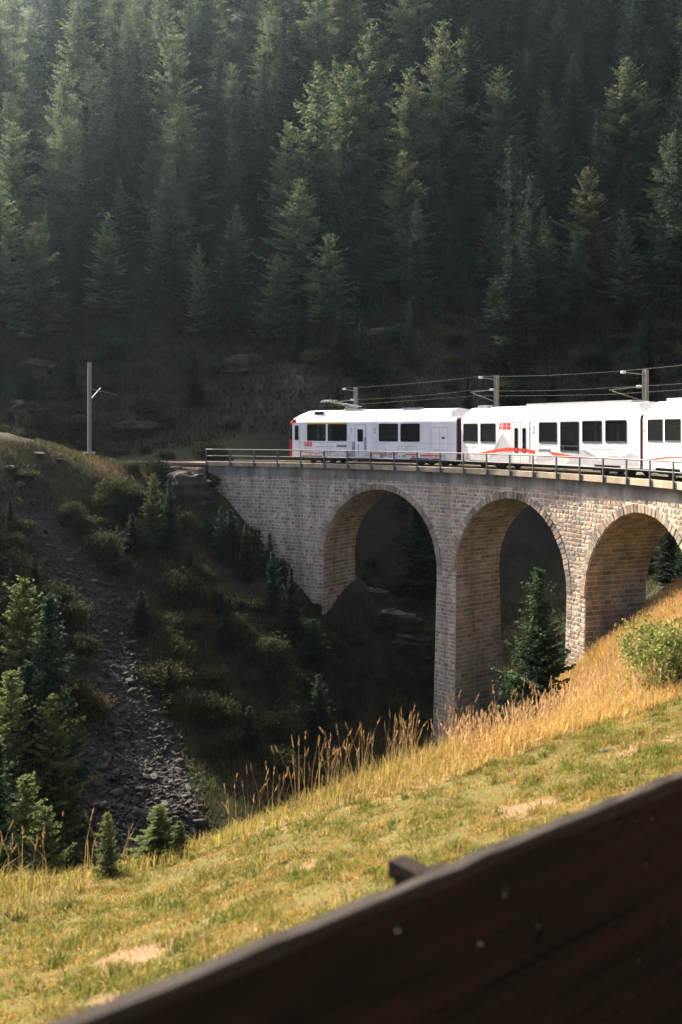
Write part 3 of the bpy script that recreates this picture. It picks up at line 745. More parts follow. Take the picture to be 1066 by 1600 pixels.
poly('lettering', [(.35,1.28),(1.75,1.28),(1.75,1.30),(.35,1.30)], MAT['print_mid'], c2)
MB().box(1.2,2.2,.40,.80,3.66,3.86).build('roof_unit', MAT['print_mid'], c2)
MB().box(5.5,13.9,.75,1.9,3.70,3.86).build('roof_unit', MAT['print_mid'], c2)
# rear car
c3 = car(*CC, [(.46,1.88,1.74,2.88-.03),(2.05,3.46,1.76,2.85),(3.65,5.1,1.76,2.85),(7.4,8.9,1.76,2.85)],
         [{'rect': (5.6,7.0,.47,2.80), 'win': [(5.8,6.1,1.02,2.46),(6.4,6.7,1.04,2.46)], 'sill': True}],
         'rear car of the white train cut off by the right edge', skirts=((1.2,3.4,.54),))
poly('stripe', [(.25,.90),(1.2,.98),(2.4,1.10),(4.2,1.14),(4.2,1.10),(2.4,1.02),(1.2,.90)], MAT['stripe'], c3, -.0055)
lk = MB(); o_ = rounded(.02, .20, 1.45, 2.62, .07); lk.add([(x,-.006,z) for x,z in o_], [tuple(range(len(o_)))]); lk.build('lamp_panel', MAT['print_grey'], c3)
poly('warning_label', [(.06,2.25),(.18,2.25),(.18,2.36),(.06,2.36)], MAT['logo'], c3, -.008)
random.seed(5)
for i in range(26):
    x = random.uniform(.9, 5.0); w = random.uniform(.04, .15); h = random.uniform(.04, .22); zz = random.uniform(.55, .85)
    poly('skyline_print', [(x,zz),(x+w,zz),(x+w,zz+h),(x,zz+h)], random.choice([MAT['print_grey'], MAT['print_mid'], MAT['print_dark']]), c3, -.0035-.00002*i)
MB().box(1.6,3.4,.36,.95,3.66,3.83).build('roof_unit', MAT['print_grey'], c3)
MB().box(3.8,9.0,.6,1.9,3.70,3.88).build('roof_unit', MAT['print_mid'], c3)
# bellows between the cars
def bellows(P, ang, Lc, Q, ang2, parent):
    a = Vector((P[0]+math.cos(R_(ang))*Lc, P[1]-math.sin(R_(ang))*Lc, 0)); b = Vector((Q[0], Q[1], 0))
    f1 = Vector((math.sin(R_(ang)), math.cos(R_(ang)), 0)); f2 = Vector((math.sin(R_(ang2)), math.cos(R_(ang2)), 0))
    m = MB(); N_ = 8; V = []
    for i in range(N_+1):
        u = i/N_; o = a.lerp(b, u); fd = f1.lerp(f2, u).normalized(); pz = .06 if i % 2 else .13
        for y, z in ((pz, .55), (pz, 3.0), (.3, 3.12), (WID-.3, 3.12), (WID-pz, 3.0), (WID-pz, .55)):
            V.append(o+fd*y+Vector((0, 0, RAIL_Z+z)))
    m.add(V, [(i*6+j, (i+1)*6+j, (i+1)*6+j+1, i*6+j+1) for i in range(N_) for j in range(5)])
    o = m.build('gangway_bellows', MAT['bellows']); o.parent = parent
    from mathutils import Matrix
    o.matrix_parent_inverse = (Matrix.Translation(parent.location) @ Matrix.Rotation(parent.rotation_euler.z, 4, 'Z')).inverted()
bellows(CA[:2], CA[2], CA[3], CB[:2], CB[2], c2); bellows(CB[:2], CB[2], CB[3], CC[:2], CC[2], c2)

# ------------------------------------------------------------------ masts and wires
def mast(x, y, zb, zt, ang, label, arm=1.5, foot=False, mw=.135):
    t = empty('catenary_mast', (x, y, zb), -ang); tag(t, label, 'mast', 'masts of the overhead line')
    H = zt-zb; m = MB()
    w = mw
    m.box(-w, w, -.012, .012, 0, H); m.box(-w, -w+.022, -w*.8, w*.8, 0, H); m.box(w-.022, w, -w*.8, w*.8, 0, H)   # steel H section
    m.build('pole', MAT['mast'], t)
    if foot: MB().box(-.42,.42,-.42,.42,-.5,.42).build('foundation', MAT['concrete'], t)
    else: MB().box(-.25,.25,-.25,.25,-.9,.05).build('foundation', MAT['concrete'], t)
    b = MB()
    b.tube([(0, 0, H-.28), (0, -arm, H-.18)], .032); b.tube([(0, 0, H-.9), (0, -2.4, H-1.15)], .028); b.tube([(0, 0, H-1.75), (0, -2.2, H-1.2)], .026)
    b.build('bracket', MAT['mast'], t)
    for y_, z_ in ((-arm, H-.18), (-.45, H-.94)):
        MB().tube([(0, y_-.14, z_), (0, y_-.13, z_), (0, y_-.06, z_), (0, y_-.04, z_), (0, y_+.04, z_), (0, y_+.06, z_), (0, y_+.13, z_), (0, y_+.14, z_)],
                  [.03, .085, .035, .085, .085, .035, .085, .03], 8).build('insulator', MAT['ceramic'], t)
    return t
def at_arc(px, d):
    lo, hi = -.6, 1.7
    for _ in range(60):
        m = (lo+hi)/2; x, y = arc(m, d)
        if 533+F*x/y < px: lo = m
        else: hi = m
    return m
MD = BACK+.22
marks = []
for px, zt, lab in ((556, 3.2, 'catenary mast rising behind the roof of the front train car'), (776, 3.6, 'catenary mast rising behind the middle train car'), (1009, 3.33, 'catenary mast behind the gap before the rear train car')):
    a = at_arc(px, MD); x, y = arc(a, MD); mast(x, y, -2.8, zt, a, lab); marks.append((a, zt))
xl, yl = W(140, 706, 75.5)[:2]; zl = float(ground(xl, yl))
a_l = math.atan2(xl-CX, yl-CY)
m_ = mast(xl, yl, -2.05, (YH-566)/F*75.5, a_l+math.pi-.5, 'tall steel catenary mast on a concrete foot left of the viaduct', arm=.6, foot=True, mw=.14)
for ch in list(m_.children):
    if ch.name.startswith(('bracket', 'insulator')): bpy.data.objects.remove(ch)
Hm = (YH-566)/F*75.5+2.05
b = MB(); b.tube([(0,0,Hm-2.9),(-.95,-1.0,Hm-1.9)], .045); b.tube([(0,0,Hm-2.0),(-2.3,-2.1,Hm-2.35)], .028); b.build('bracket', MAT['mast'], m_)
marks = [(a_l+.02, 3.0)] + marks + [(AE-.02, 3.2), (AE+.35, 3.2)]
def wire(name, label, dfun, zoff, sag, r, first=1):
    pts = []
    for (a0_, z0_), (a1_, z1_) in zip(marks[first:-1], marks[first+1:]):
        A_ = Vector((*arc(a0_, dfun), z0_+zoff)); B_ = Vector((*arc(a1_, dfun), z1_+zoff))
        for i in range(10):
            u = i/10; p = A_.lerp(B_, u); p.z -= sag*4*u*(1-u); pts.append(p)
    pts.append(Vector((*arc(marks[-1][0], dfun), marks[-1][1]+zoff)))
    tag(recalc(MB().tube(pts, r, 5, caps=False).build(name, MAT['wire'])), label, 'wire', 'wires over the track')
wire('overhead_wire', 'uppermost wire strung between the mast tops above the train', MD-1.5, -.10, .10, .006)
wire('overhead_wire', 'upper of the two wires hanging close above the train roofs', TC+.1, -1.02, .10, .005)
wire('overhead_wire', 'lowest wire just above the train roofs', TC, -1.38, .03, .005, 0)

# ------------------------------------------------------------------ plants: builders
def leafs(c, a, w, l, wd, tintc):
    """diamond shaped sprays: centres c, long axis a, broad axis w (unit vectors), lengths l, widths wd"""
    n = len(c); a = a*l[:, None]/2; w = w*wd[:, None]/2
    V = np.empty((n, 4, 3)); V[:, 0] = c-a; V[:, 1] = c+w-a*.15; V[:, 2] = c+a; V[:, 3] = c-w-a*.15
    return V.reshape(-1, 3), np.arange(n*4).reshape(n, 4), np.repeat(tintc, 4, axis=0)
def unit(v): return v/np.maximum(np.linalg.norm(v, axis=-1, keepdims=True), 1e-9)
def conifer(seed, H, rad, kind, dens=1.0, start=.08, fine=1.0):
    r = np.random.default_rng(seed); rd = random.Random(seed)
    tr = MB(); lean = (rd.uniform(-.02, .02), rd.uniform(-.02, .02))
    tr.tube([(lean[0]*z, lean[1]*z, z) for z in np.linspace(-.6, H*.985, 9)], [max(.012, H*.0095*(1-max(z, 0)/H)**.85) for z in np.linspace(-.6, H*.985, 9)], 7)
    C_ = []; A_ = []; W_ = []; Ls = []; Wd = []; T_ = []; lob = (rd.uniform(0, 6), rd.uniform(0, 6), rd.uniform(.1, .4))
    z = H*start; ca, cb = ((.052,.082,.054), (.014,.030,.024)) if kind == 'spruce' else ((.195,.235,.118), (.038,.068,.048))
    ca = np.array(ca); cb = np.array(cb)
    while z < H*.985:
        t = z/H
        env = (1-t)**.82 if kind == 'spruce' else min(1.0, (1-t)**.62*1.0)
        env *= min(1, .7+t*3.0)
        nb = rd.randint(5, 7) if kind == 'spruce' else rd.randint(5, 6)
        ph = rd.uniform(0, 6.28)
        for b in range(nb):
            az = ph+6.283*b/nb+rd.uniform(-.35, .35)
            Lb = max(.10*fine, rad*env*rd.uniform(.68, 1.12)+.05)
            Lb *= .80+.42*math.sin(az*2.0+lob[0]+z*lob[2])*math.sin(z*2.4*18/H+lob[1])
            if rd.random() < .08: Lb *= .5
            zb = z+rd.uniform(-.15, .15)*H/18
            el0 = (-.28+.95*t) + rd.uniform(-.1, .1) if kind == 'spruce' else (-.12+.7*t)+rd.uniform(-.18, .18)
            cur = (.22 if kind == 'spruce' else .12)*rd.uniform(.5, 1.3)
            dirh = np.array([math.cos(az), math.sin(az), 0]); side = np.array([-math.sin(az), math.cos(az), 0])
            if Lb > .8 and H*.2 < 12: tr.tube([(lean[0]*zb, lean[1]*zb, zb), tuple(np.array([lean[0]*zb, lean[1]*zb, zb])+dirh*Lb*.75+np.array([0,0,Lb*(math.tan(el0)*.75+cur*.56-.02)]))], [.018*H/18+.006, .006], 3, caps=False)
            step = (.24 if kind == 'spruce' else .17)/dens*(.6+.4*fine); n = max(3, int(Lb/step))
            u = np.linspace(.12 if kind == 'spruce' else .2, 1.0, n)+r.uniform(-.03, .03, n)
            P = np.array([lean[0]*zb, lean[1]*zb, zb])+dirh*(u*Lb)[:, None]+np.array([0,0,1.0])*((math.tan(el0)*u+cur*u*u)*Lb)[:, None]
            for sg in (-1, 1, 0):
                m = n
                tl = np.clip((1.05-u*.75)*.46*Lb, .16*fine+.05, 1.05)*r.uniform(.6, 1.15, m)
                if sg == 0: tl *= .7
                fw = r.uniform(.35, .85, m)
                d = unit(dirh*(fw if sg else np.ones(m))[:, None]+side*sg*(1.0 if sg else 0)+np.array([0,0,1.0])*r.uniform(-.45, .12, m)[:, None]*(1 if kind == 'spruce' else .9))
                for q in range(2 if sg else 1):
                    fr = r.uniform(.25, .75, m) if sg else r.uniform(0, .4, m)
                    c = P+d*(tl*fr)[:, None]+r.normal(0, .03*fine, (m, 3))
                    dq = unit(d+r.normal(0, .28, (m, 3)))
                    w = unit(np.cross(dq, r.normal(0, 1, (m, 3))*.6+np.array([0, 0, 1.0])))
                    C_.append(c); A_.append(dq); W_.append(w)
                    Ls.append(np.clip(tl*r.uniform(.55, .9, m), .14*fine, .75*fine+.1)); Wd.append(r.uniform(.10, .22, m)*(.55+.45*fine))
                    mix = np.clip(u*.55+t*.25+r.uniform(-.2, .3, m), 0, 1)[:, None]  # lit and shaded look in the tint: sprays paler outward and upward
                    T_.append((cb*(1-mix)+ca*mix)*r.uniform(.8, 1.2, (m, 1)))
        z += (H*(.024 if kind == 'spruce' else .031)*rd.uniform(.8, 1.25)*(1.15-.45*t))/dens**.5
    # leader
    m = 14; zz = np.linspace(H*.955, H*1.0, m); c = np.stack([lean[0]*zz, lean[1]*zz, zz], -1); d = unit(r.normal(0, .5, (m, 3))+np.array([0,0,1.0]))
    C_.append(c); A_.append(d); W_.append(unit(np.cross(d, r.normal(0, 1, (m, 3))))); Ls.append(np.full(m, .3*fine*H/18+.08)); Wd.append(np.full(m, .07*fine)); T_.append(np.repeat(ca[None]*1.1, m, 0))
    V, Q, T = leafs(np.concatenate(C_), np.concatenate(A_), np.concatenate(W_), np.concatenate(Ls), np.concatenate(Wd), np.concatenate(T_))
    return tr.mesh('trunk', True), mesh_np('crown', V, Q, T)
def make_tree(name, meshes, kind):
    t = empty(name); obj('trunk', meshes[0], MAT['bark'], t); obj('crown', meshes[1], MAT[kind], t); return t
def shrub_mesh(seed, rx, rz, n, cols, leaf=.13, lumps=7):
    r = np.random.default_rng(seed); rd = random.Random(seed)
    st = MB(); C_ = []
    cen = [(rd.uniform(-.6, .6)*rx, rd.uniform(-.6, .6)*rx, rd.uniform(.3, .75)*rz, rd.uniform(.35, .6)*rx) for _ in range(lumps)]
    for c in cen: st.tube([(c[0]*.15, c[1]*.15, -.2), (c[0]*.6, c[1]*.6, c[2]*.6), c[:3]], [.025, .018, .008], 4, caps=False)
    k = n//lumps
    for c in cen:
        v = unit(r.normal(0, 1, (k, 3)))*(r.uniform(.25, 1.0, (k, 1))**.5)*c[3]*r.uniform(.85, 1.25, (k, 1))
        v[:, 2] *= .85*rz/rx; C_.append(v+np.array(c[:3]))
    c = np.concatenate(C_); c = c[c[:, 2] > -.1]; m = len(c)
    a = unit(r.normal(0, 1, (m, 3))+np.array([0, 0, .25])); w = unit(np.cross(a, r.normal(0, 1, (m, 3))))
    cols = np.array(cols); T = cols[r.integers(0, len(cols), m)]*r.uniform(.75, 1.25, (m, 1))
    V, Q, T = leafs(c, a, w, r.uniform(.7, 1.3, m)*leaf*1.4, r.uniform(.7, 1.2, m)*leaf*.8, T)
    return st.mesh('stems', True), mesh_np('foliage', V, Q, T)
def make_shrub(name, meshes):
    t = empty(name); obj('stems', meshes[0], MAT['bark'], t); obj('foliage', meshes[1], MAT['leaf'], t); return t

# ------------------------------------------------------------------ the forest
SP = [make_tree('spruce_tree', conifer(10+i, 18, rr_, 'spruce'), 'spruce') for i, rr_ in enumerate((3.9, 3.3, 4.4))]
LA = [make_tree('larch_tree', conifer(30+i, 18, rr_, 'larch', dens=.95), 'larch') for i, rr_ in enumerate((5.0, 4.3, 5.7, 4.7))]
used_proto = set()
def put_tree(proto, x, y, h, label, cat, group=None, base=18.0, fat=1.0, rz=None):
    key = proto.name
    if key in used_proto: t = copy_tree(proto)
    else: t = proto; used_proto.add(key)
    s = h/base; t.scale = (s*fat, s*fat, s); t.location = (x, y, float(ground(x, y))-.1)
    t.rotation_euler = (0, 0, random.uniform(0, 6.28) if rz is None else rz)
    for k_ in ('label', 'category', 'group'):
        if k_ in t: del t[k_]
    return tag(t, label, cat, group)
random.seed(21)
placed = []
def feat(px, pyt, pyb, protos, label, cat, fat=1.0):
    """a tree whose foot and top are seen at these rows"""
    x, y, z = hit(px, pyb); h = (YH-pyt)/F*y - z
    placed.append((x, y)); put_tree(random.choice(protos), x, y, h, label, cat, fat=fat)
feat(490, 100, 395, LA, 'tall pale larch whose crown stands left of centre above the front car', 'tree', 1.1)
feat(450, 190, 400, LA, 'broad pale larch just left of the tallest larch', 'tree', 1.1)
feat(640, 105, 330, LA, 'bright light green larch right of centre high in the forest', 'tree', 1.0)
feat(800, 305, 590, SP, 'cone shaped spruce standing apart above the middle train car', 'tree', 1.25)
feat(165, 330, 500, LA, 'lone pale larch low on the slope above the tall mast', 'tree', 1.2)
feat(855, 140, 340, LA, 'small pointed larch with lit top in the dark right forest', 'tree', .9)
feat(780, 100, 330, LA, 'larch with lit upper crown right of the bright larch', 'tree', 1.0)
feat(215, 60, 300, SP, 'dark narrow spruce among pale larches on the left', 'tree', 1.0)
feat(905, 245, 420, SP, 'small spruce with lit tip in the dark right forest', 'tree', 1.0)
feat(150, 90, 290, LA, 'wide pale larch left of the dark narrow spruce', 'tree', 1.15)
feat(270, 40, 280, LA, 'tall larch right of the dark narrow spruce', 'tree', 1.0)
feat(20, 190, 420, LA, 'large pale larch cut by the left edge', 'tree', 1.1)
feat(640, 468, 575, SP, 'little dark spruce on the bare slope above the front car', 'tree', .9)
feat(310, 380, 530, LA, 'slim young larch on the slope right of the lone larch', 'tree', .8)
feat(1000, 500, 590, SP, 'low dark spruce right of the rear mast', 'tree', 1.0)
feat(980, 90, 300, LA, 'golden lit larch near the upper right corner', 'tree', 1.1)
zones = [('dark spruce in the dense forest on the mountainside', 'spruces in the forest'), ('pale larch in the dense forest on the mountainside', 'larches in the forest')]
cand = []
tries = 0
while len(cand) < 225 and tries < 40000:
    tries += 1
    y = random.uniform(98, 215); x = random.uniform(-.40, .42)*y
    z = float(ground(x, y)); px, py = pix(x, y, z)
    if py > 530 - 30*math.sin(px/90.): continue
    if 420 < py and random.random() < .5: continue
    sp_ = 6.2 if y < 150 else 7.2
    if any((x-a)**2+(y-b)**2 < sp_**2 for a, b in placed): continue
    placed.append((x, y)); cand.append((x, y, px, py))
tries = 0; extra = 0
while extra < 60 and tries < 20000:      # younger trees in the gaps
    tries += 1
    y = random.uniform(96, 190); x = random.uniform(-.38, .40)*y; z = float(ground(x, y)); px, py = pix(x, y, z)
    if py > (600 if px > 700 else 545) or py < 120: continue
    if any((x-a)**2+(y-b)**2 < 3.6**2 for a, b in placed): continue
    placed.append((x, y)); cand.append((x, y, px, py)); extra += 1
def where(px, py):
    col_ = ['at the far left', 'above the tall left mast', 'above the bridge end', 'above the front car', 'above the middle car', 'above the rear car'][min(5, max(0, int((px+20)//190)))]
    row_ = ['high up in', 'in the upper part of', 'half way up', 'at the lower edge of'][0 if py < 60 else 1 if py < 190 else 2 if py < 340 else 3]
    return row_+' the forest '+col_
def build_of(h, f): return ('tall ' if h > 21 else 'short ' if h < 14 else '')+('broad ' if f > 1.18 else 'slim ' if f < 1.0 else '')
for ci, (x, y, px, py) in enumerate(cand):
    larch = random.random() < (.62 if px < 560 else .38)
    h = random.choice([random.uniform(15, 24), random.uniform(16, 22), random.uniform(9, 16)])*(.85 if py > 380 else 1.0)
    if ci >= len(cand)-extra: h = random.uniform(6, 13)
    f_ = random.uniform(.9, 1.35)
    if larch: put_tree(random.choice(LA), x, y, h*.95, build_of(h, f_)+'pale larch '+where(px, py), 'tree', zones[1][1], fat=f_)
    else: put_tree(random.choice(SP), x, y, h, build_of(h, f_)+'dark spruce '+where(px, py), 'tree', zones[0][1], fat=f_)
# the far wooded ridge that closes the valley top left: reads as one mass
base_m = SP[0].children[1].data if SP[0].children[1].name.startswith('crown') else SP[0].children[0].data
fv = []; ff = []; ft = []
rg = np.random.default_rng(5)
for i in range(420):
    y = rg.uniform(215, 330); x = rg.uniform(-.45, .45)*y; z = float(ground(x, y)); h = rg.uniform(12, 22); rr_ = h*.19; b = len(fv)
    for q in range(70):
        t = rg.random()**1.3; az = rg.uniform(0, 6.28); rad_ = rr_*(1-t)*rg.uniform(.5, 1.1); c = np.array([x+rad_*math.cos(az), y+rad_*math.sin(az), z+h*(.05+.95*t)])
        e = rg.uniform(.7, 1.5); d = np.array([math.cos(az), math.sin(az), -.5])*e; w = np.array([-math.sin(az), math.cos(az), rg.uniform(-.3, .3)])*e*.6
        k_ = len(fv); fv += [c-d*.4, c+w, c+d, c-w]; ff.append((k_, k_+1, k_+2, k_+3)); v = rg.uniform(.7, 1.3); ft += [(.05*v, .07*v, .04*v)]*4
tag(obj('distant_forest', mesh_np('distant_forest', np.array(fv), ff, np.array(ft)), MAT['spruce']), 'hazy far off wood on the ridge behind the nearer forest', 'forest', kind='stuff')

# ------------------------------------------------------------------ trees and shrubs near the line
YS = [make_tree('young_spruce', conifer(60+i, 8, rr_, 'spruce', dens=1.7, fine=.5, start=.03), 'spruce') for i, rr_ in enumerate((2.1, 1.8))]
def brighten(t, k):
    for ch in t.children:
        if ch.name.startswith('crown'):
            at = ch.data.attributes['tint'].data; c = np.empty(len(at)*4, dtype=np.float32); at.foreach_get('color', c); c = c.reshape(-1, 4); c[:, :3] *= np.array(k); at.foreach_set('color', c.ravel())
    return t
YB = brighten(make_tree('young_spruce', conifer(66, 8, 2.5, 'spruce', dens=1.8, fine=.5, start=.03), 'spruce'), (1.5, 1.5, 1.0))  # crown colour raised so this spruce looks sunlit
YL = [make_tree('young_larch', conifer(70+i, 8, rr_, 'larch', dens=1.7, fine=.5, start=.03), 'larch') for i, rr_ in enumerate((2.0, 1.7))]
random.seed(5)
def tree_at(px, Y, top, proto, label, name_group=None, fat=1.0):
    x = (px-533)/F*Y; z = float(ground(x, Y)); h = (YH-top)/F*Y - z
    put_tree(proto, x, Y, max(.8, h), label, 'tree', name_group, base=8.0, fat=fat)
for t_q in YL: brighten(t_q, (.78, .80, .50))
for t_q in YS: brighten(t_q, (.80, .84, .70))
tree_at(840, 46, 885, YB, 'young green spruce standing in the second arch before the dark opening', fat=1.0)
for px, Y, top, pr, lab in ((42, 40, 900, YL[0], 'yellow green young larch, topmost of the trees at the left edge'),
                            (76, 38.5, 925, YS[1], 'bushy young spruce right of the topmost young larch at the left edge'),
                            (18, 36, 1042, YL[1], 'young larch at the left edge with forked looking top'),
                            (40, 37, 1032, YS[0], 'young spruce behind the left edge larch, dense and dark'),
                            (80, 36.5, 1082, YL[0], 'slim low young larch beside the scree'),
                            (-6, 41, 890, YS[0], 'dark young spruce cut by the left edge, upper one'),
                            (-4, 31, 1155, YS[1], 'dark young spruce cut by the left edge, lower one'),
                            (42, 30, 1205, YL[1], 'small dark young larch low at the left'),
                            (75, 29, 1255, YL[0], 'tiny young larch among the tall stalks at the left'),
                            (265, 66, 745, YS[1], 'young spruce below the track left of the viaduct end'),
                            (238, 66, 738, YL[0], 'pale young larch below the track between mast and viaduct'),
                            (345, 68, 790, YS[0], 'dark young spruce against the left end of the viaduct wall'),
                            (385, 67, 815, YS[1], 'dark bushy spruce before the lower left viaduct wall'),
                            (425, 65, 860, YS[0], 'dark spruce hugging the viaduct wall near the first arch'),
                            (455, 63.5, 885, YS[1], 'low dark spruce nearest the first arch')):
    tree_at(px, Y, top, pr, lab)
tree_at(168, 20.3, 1262, YL[1], 'little larch sapling among the grass on the crest', fat=1.2)
tree_at(246, 20.8, 1252, YL[0], 'broad little larch sapling on the grassy crest', fat=2.0)
tree_at(280, 21.0, 1275, YL[1], 'smallest larch sapling on the grassy crest', fat=1.8)
# young wood in the ravine behind the bridge
k = 0
while k < 22:
    a = random.uniform(A0+.12, A0+1.0); d = random.uniform(11, 26); x, y = arc(a, d); z = float(ground(x, y))
    h = min(random.uniform(5.5, 10.5), -2.6-z)
    if h < 2.5: h = 2.5
    s_ = (a-A0)*RAD
    if 700 < 533+F*x/y < 905: k += 1; continue
    put_tree(random.choice(YS), x, y, h, 'dark young spruce in the ravine behind %s arch' % ('the first' if s_ < 20 else 'the second' if s_ < 31 else 'the right hand'), 'tree', 'spruces behind the arches', base=8.0, fat=1.25); k += 1
for i in range(16):
    a = A0+random.uniform(23, 46)/RAD; d = random.uniform(6.2, 12); x, y = arc(a, d); s_ = (a-A0)*RAD
    if 690 < 533+F*x/y < 905: continue
    put_tree(YS[i % 2], x, y, random.uniform(2.2, 4.2), 'low dark spruce close behind %s arch' % ('the second' if s_ < 31 else 'the right hand'), 'tree', 'low spruces behind the arches', base=8.0, fat=1.7)
# tall spruces out of view on the left, added to shade the left slope
for i in range(16):
    x = random.uniform(-52, -27); y = random.uniform(62, 90)
    if x/y > -.40: x = -.41*y
    put_tree(random.choice(SP), x, y, random.uniform(13, 20), 'unseen spruce added beyond the left edge to shade the slope', 'tree', 'unseen shading spruces beyond the left edge')
GREEN = [(.040,.058,.026), (.030,.048,.022), (.055,.070,.030), (.044,.050,.025)]
OLIVE = [(.050,.054,.022), (.036,.044,.018), (.065,.060,.026)]
SH = [make_shrub('shrub', shrub_mesh(80+i, 1.0, .9, 3000, GREEN if i < 3 else OLIVE, .085, 14)) for i in range(5)]
def put_shrub(proto, x, y, r, hgt, label, group, z=None):
    key = proto.name
    if key in used_proto: t = copy_tree(proto)
    else: t = proto; used_proto.add(key)
    t.location = (x, y, float(ground(x, y))-.05 if z is None else z); t.scale = (r, r*random.uniform(.8, 1.2), r*hgt); t.rotation_euler = (0, 0, random.uniform(0, 6.28))
    for k_ in ('label', 'category', 'group'):
        if k_ in t: del t[k_]
    return tag(t, label, 'shrub', group)
def in_scree(px, py, m=0): return np.interp(py, SCL[0], SCL[1])-m < px < np.interp(py, SCL[0], SCL[2])+m and 745 < py < 1420
n = 0; random.seed(11)
while n < 150:
    px = random.uniform(-10, 500); py = random.uniform(728, 1200)
    if in_scree(px, py, -12): continue
    if py < 728+.0*px or (px < 170 and py < 780 and random.random() < .8): continue
    if px > 330 and py < 760+(px-330)*1.1: continue
    x, y, z = hit(px, py)
    if y < 34: continue
    wh = ('on the slope under the tall mast' if py < 860 and px < 220 else 'on the slope below the track by the viaduct end' if py < 880 else 'right of the scree' if px > 200 and py > 1000 else 'between the scree and the first arch' if px > 160 else 'left of the scree')
    if n % 7 == 0:
        put_tree(random.choice(YS), x, y, random.uniform(1.6, 3.8), '%s young spruce %s' % (('low', 'small', 'dark', 'bushy')[n//7 % 4], wh), 'tree', 'small spruces on the left slope', base=8.0, fat=random.uniform(1.2, 1.9)); n += 1; continue
    put_shrub(random.choice(SH), x, y, random.uniform(.5, 1.5), random.uniform(.5, 1.5), '%s shrub %s' % (('dark leafy', 'dense dark green', 'low spreading', 'round dark', 'olive brown')[n % 5], wh), 'shrubs on the left slope'); n += 1
n = 0
while n < 58:
    px = random.uniform(500, 690); py = random.uniform(840, 1130)
    x, y, z = hit(px, py)
    if y < 55 or y > 95: continue
    s_ = (math.atan2(x-CX, y-CY)-A0)*RAD; d_ = math.hypot(x-CX, y-CY)-RAD
    if -1.2 < d_ < 5.6 and not 11.2 < s_ < 18.2: continue
    put_shrub(random.choice(SH), x, y, random.uniform(.5, 1.1), random.uniform(.6, 1.0), '%s shrub on the ravine side seen through the first arch, %s' % (('small dark', 'dark')[n % 2], 'near its top' if py < 920 else 'half way down' if py < 1010 else 'low down'), 'shrubs in the ravine'); n += 1
n = 0
while n < 84:
    px = random.uniform(-20, 1085); py = random.uniform(475, 700)
    x, y, z = hit(px, py)
    if y < 84.5 or y > 118: continue
    wh = ('behind the tall mast' if px < 250 else 'above the bridge end' if px < 450 else 'behind the front car' if px < 715 else 'behind the middle car' if px < 1000 else 'behind the rear car')
    put_shrub(random.choice(SH), x, y, random.uniform(.7, 1.9), random.uniform(.6, 1.1), ('dark', 'low', 'dense', 'ragged')[n % 4]+' shrub on the steep bank %s%s' % (wh, ', high up' if py < 570 else ''), 'shrubs on the bank above the line'); n += 1
for i in range(26):
    a = random.uniform(-.25, A0+.25); x, y = arc(a, random.uniform(5.9, 8.5)); put_shrub(random.choice(SH), x, y, random.uniform(.7, 1.5), random.uniform(.6, 1.1), '%s shrub at the foot of the bank right behind the track, %s' % (('dark', 'low')[i % 2], 'near the tall mast' if a < .2 else 'near the viaduct end'), 'shrubs behind the track')
n = 0
while n < 26:
    px = random.uniform(-10, 1070); py = random.uniform(500, 660); x, y, z = hit(px, py)
    if y < 86 or y > 118: continue
    wh = ('behind the tall mast' if px < 250 else 'above the bridge end' if px < 450 else 'behind the front car' if px < 715 else 'behind the middle car' if px < 1000 else 'behind the rear car')
    put_tree(random.choice(YS), x, y, random.uniform(2.2, 5.5), '%s dark spruce growing on the steep bank %s' % (('small', 'little', 'young')[n % 3], wh), 'tree', 'small spruces on the bank', base=8.0, fat=random.uniform(1.0, 1.5)); n += 1
BB = make_shrub('leafy_bush', shrub_mesh(95, 1.6, 1.9, 5200, [(.22,.29,.07),(.28,.33,.10),(.13,.19,.05),(.33,.31,.11)], .085, 12))
bx, by = (1056-533)/F*27.0, 27.0
BB.location = (bx, by, float(ground(bx, by))-.1); tag(BB, 'bright green broad leaved bush at the right edge of the meadow', 'bush')

# ------------------------------------------------------------------ rocks
def rock_mesh(seed, flat=.5):
    r = np.random.default_rng(seed); V = []
    for z_, rr_ in ((-.5, .8), (-.05, 1.0), (.38, .92), (.5, .62)):
        n_ = 6; ph = r.uniform(0, 1)
        for k_ in range(n_):
            q = 6.283*(k_+ph)/n_; e = rr_*r.uniform(.6, 1.2); V.append((e*math.cos(q)*.66, e*math.sin(q)*.42, z_*flat*r.uniform(.6, 1.4)))
    Fc = [(i*6+k_, i*6+(k_+1) % 6, (i+1)*6+(k_+1) % 6, (i+1)*6+k_) for i in range(3) for k_ in range(6)]
    V = np.array(V)
    return V, np.array(Fc), [(18,19,20,21),(18,21,22,23)]
RK = []
for i in range(8):
    V, Fc, cap = rock_mesh(100+i, random.uniform(.4, .9)); Fq = np.vstack([Fc, np.array(cap)])
    V = V*np.array([1, 1, .7 if i % 2 else .45]); RK.append((V, Fq))
rock_me = []
for i, (V, Fq) in enumerate(RK):
    v = (.045, .044, .039) if i % 3 else (.062, .055, .048)
    me = mesh_np('scree_rock', V, Fq, np.array([v]*len(V))); me.materials.append(MAT['scree']); rock_me.append(me)
random.seed(31)
SV = []; SF = []; ST = []; base_i = 0; big = []
n = 0
while n < 6500:
    py = random.uniform(745, 1400); px = random.uniform(-30, 330)
    if not in_scree(px, py, random.gauss(0, 9)): continue
    if py < 860 and random.random() < .6: continue
    x, y, z = hit(px, py) if n < 0 else (None, None, None)
    break
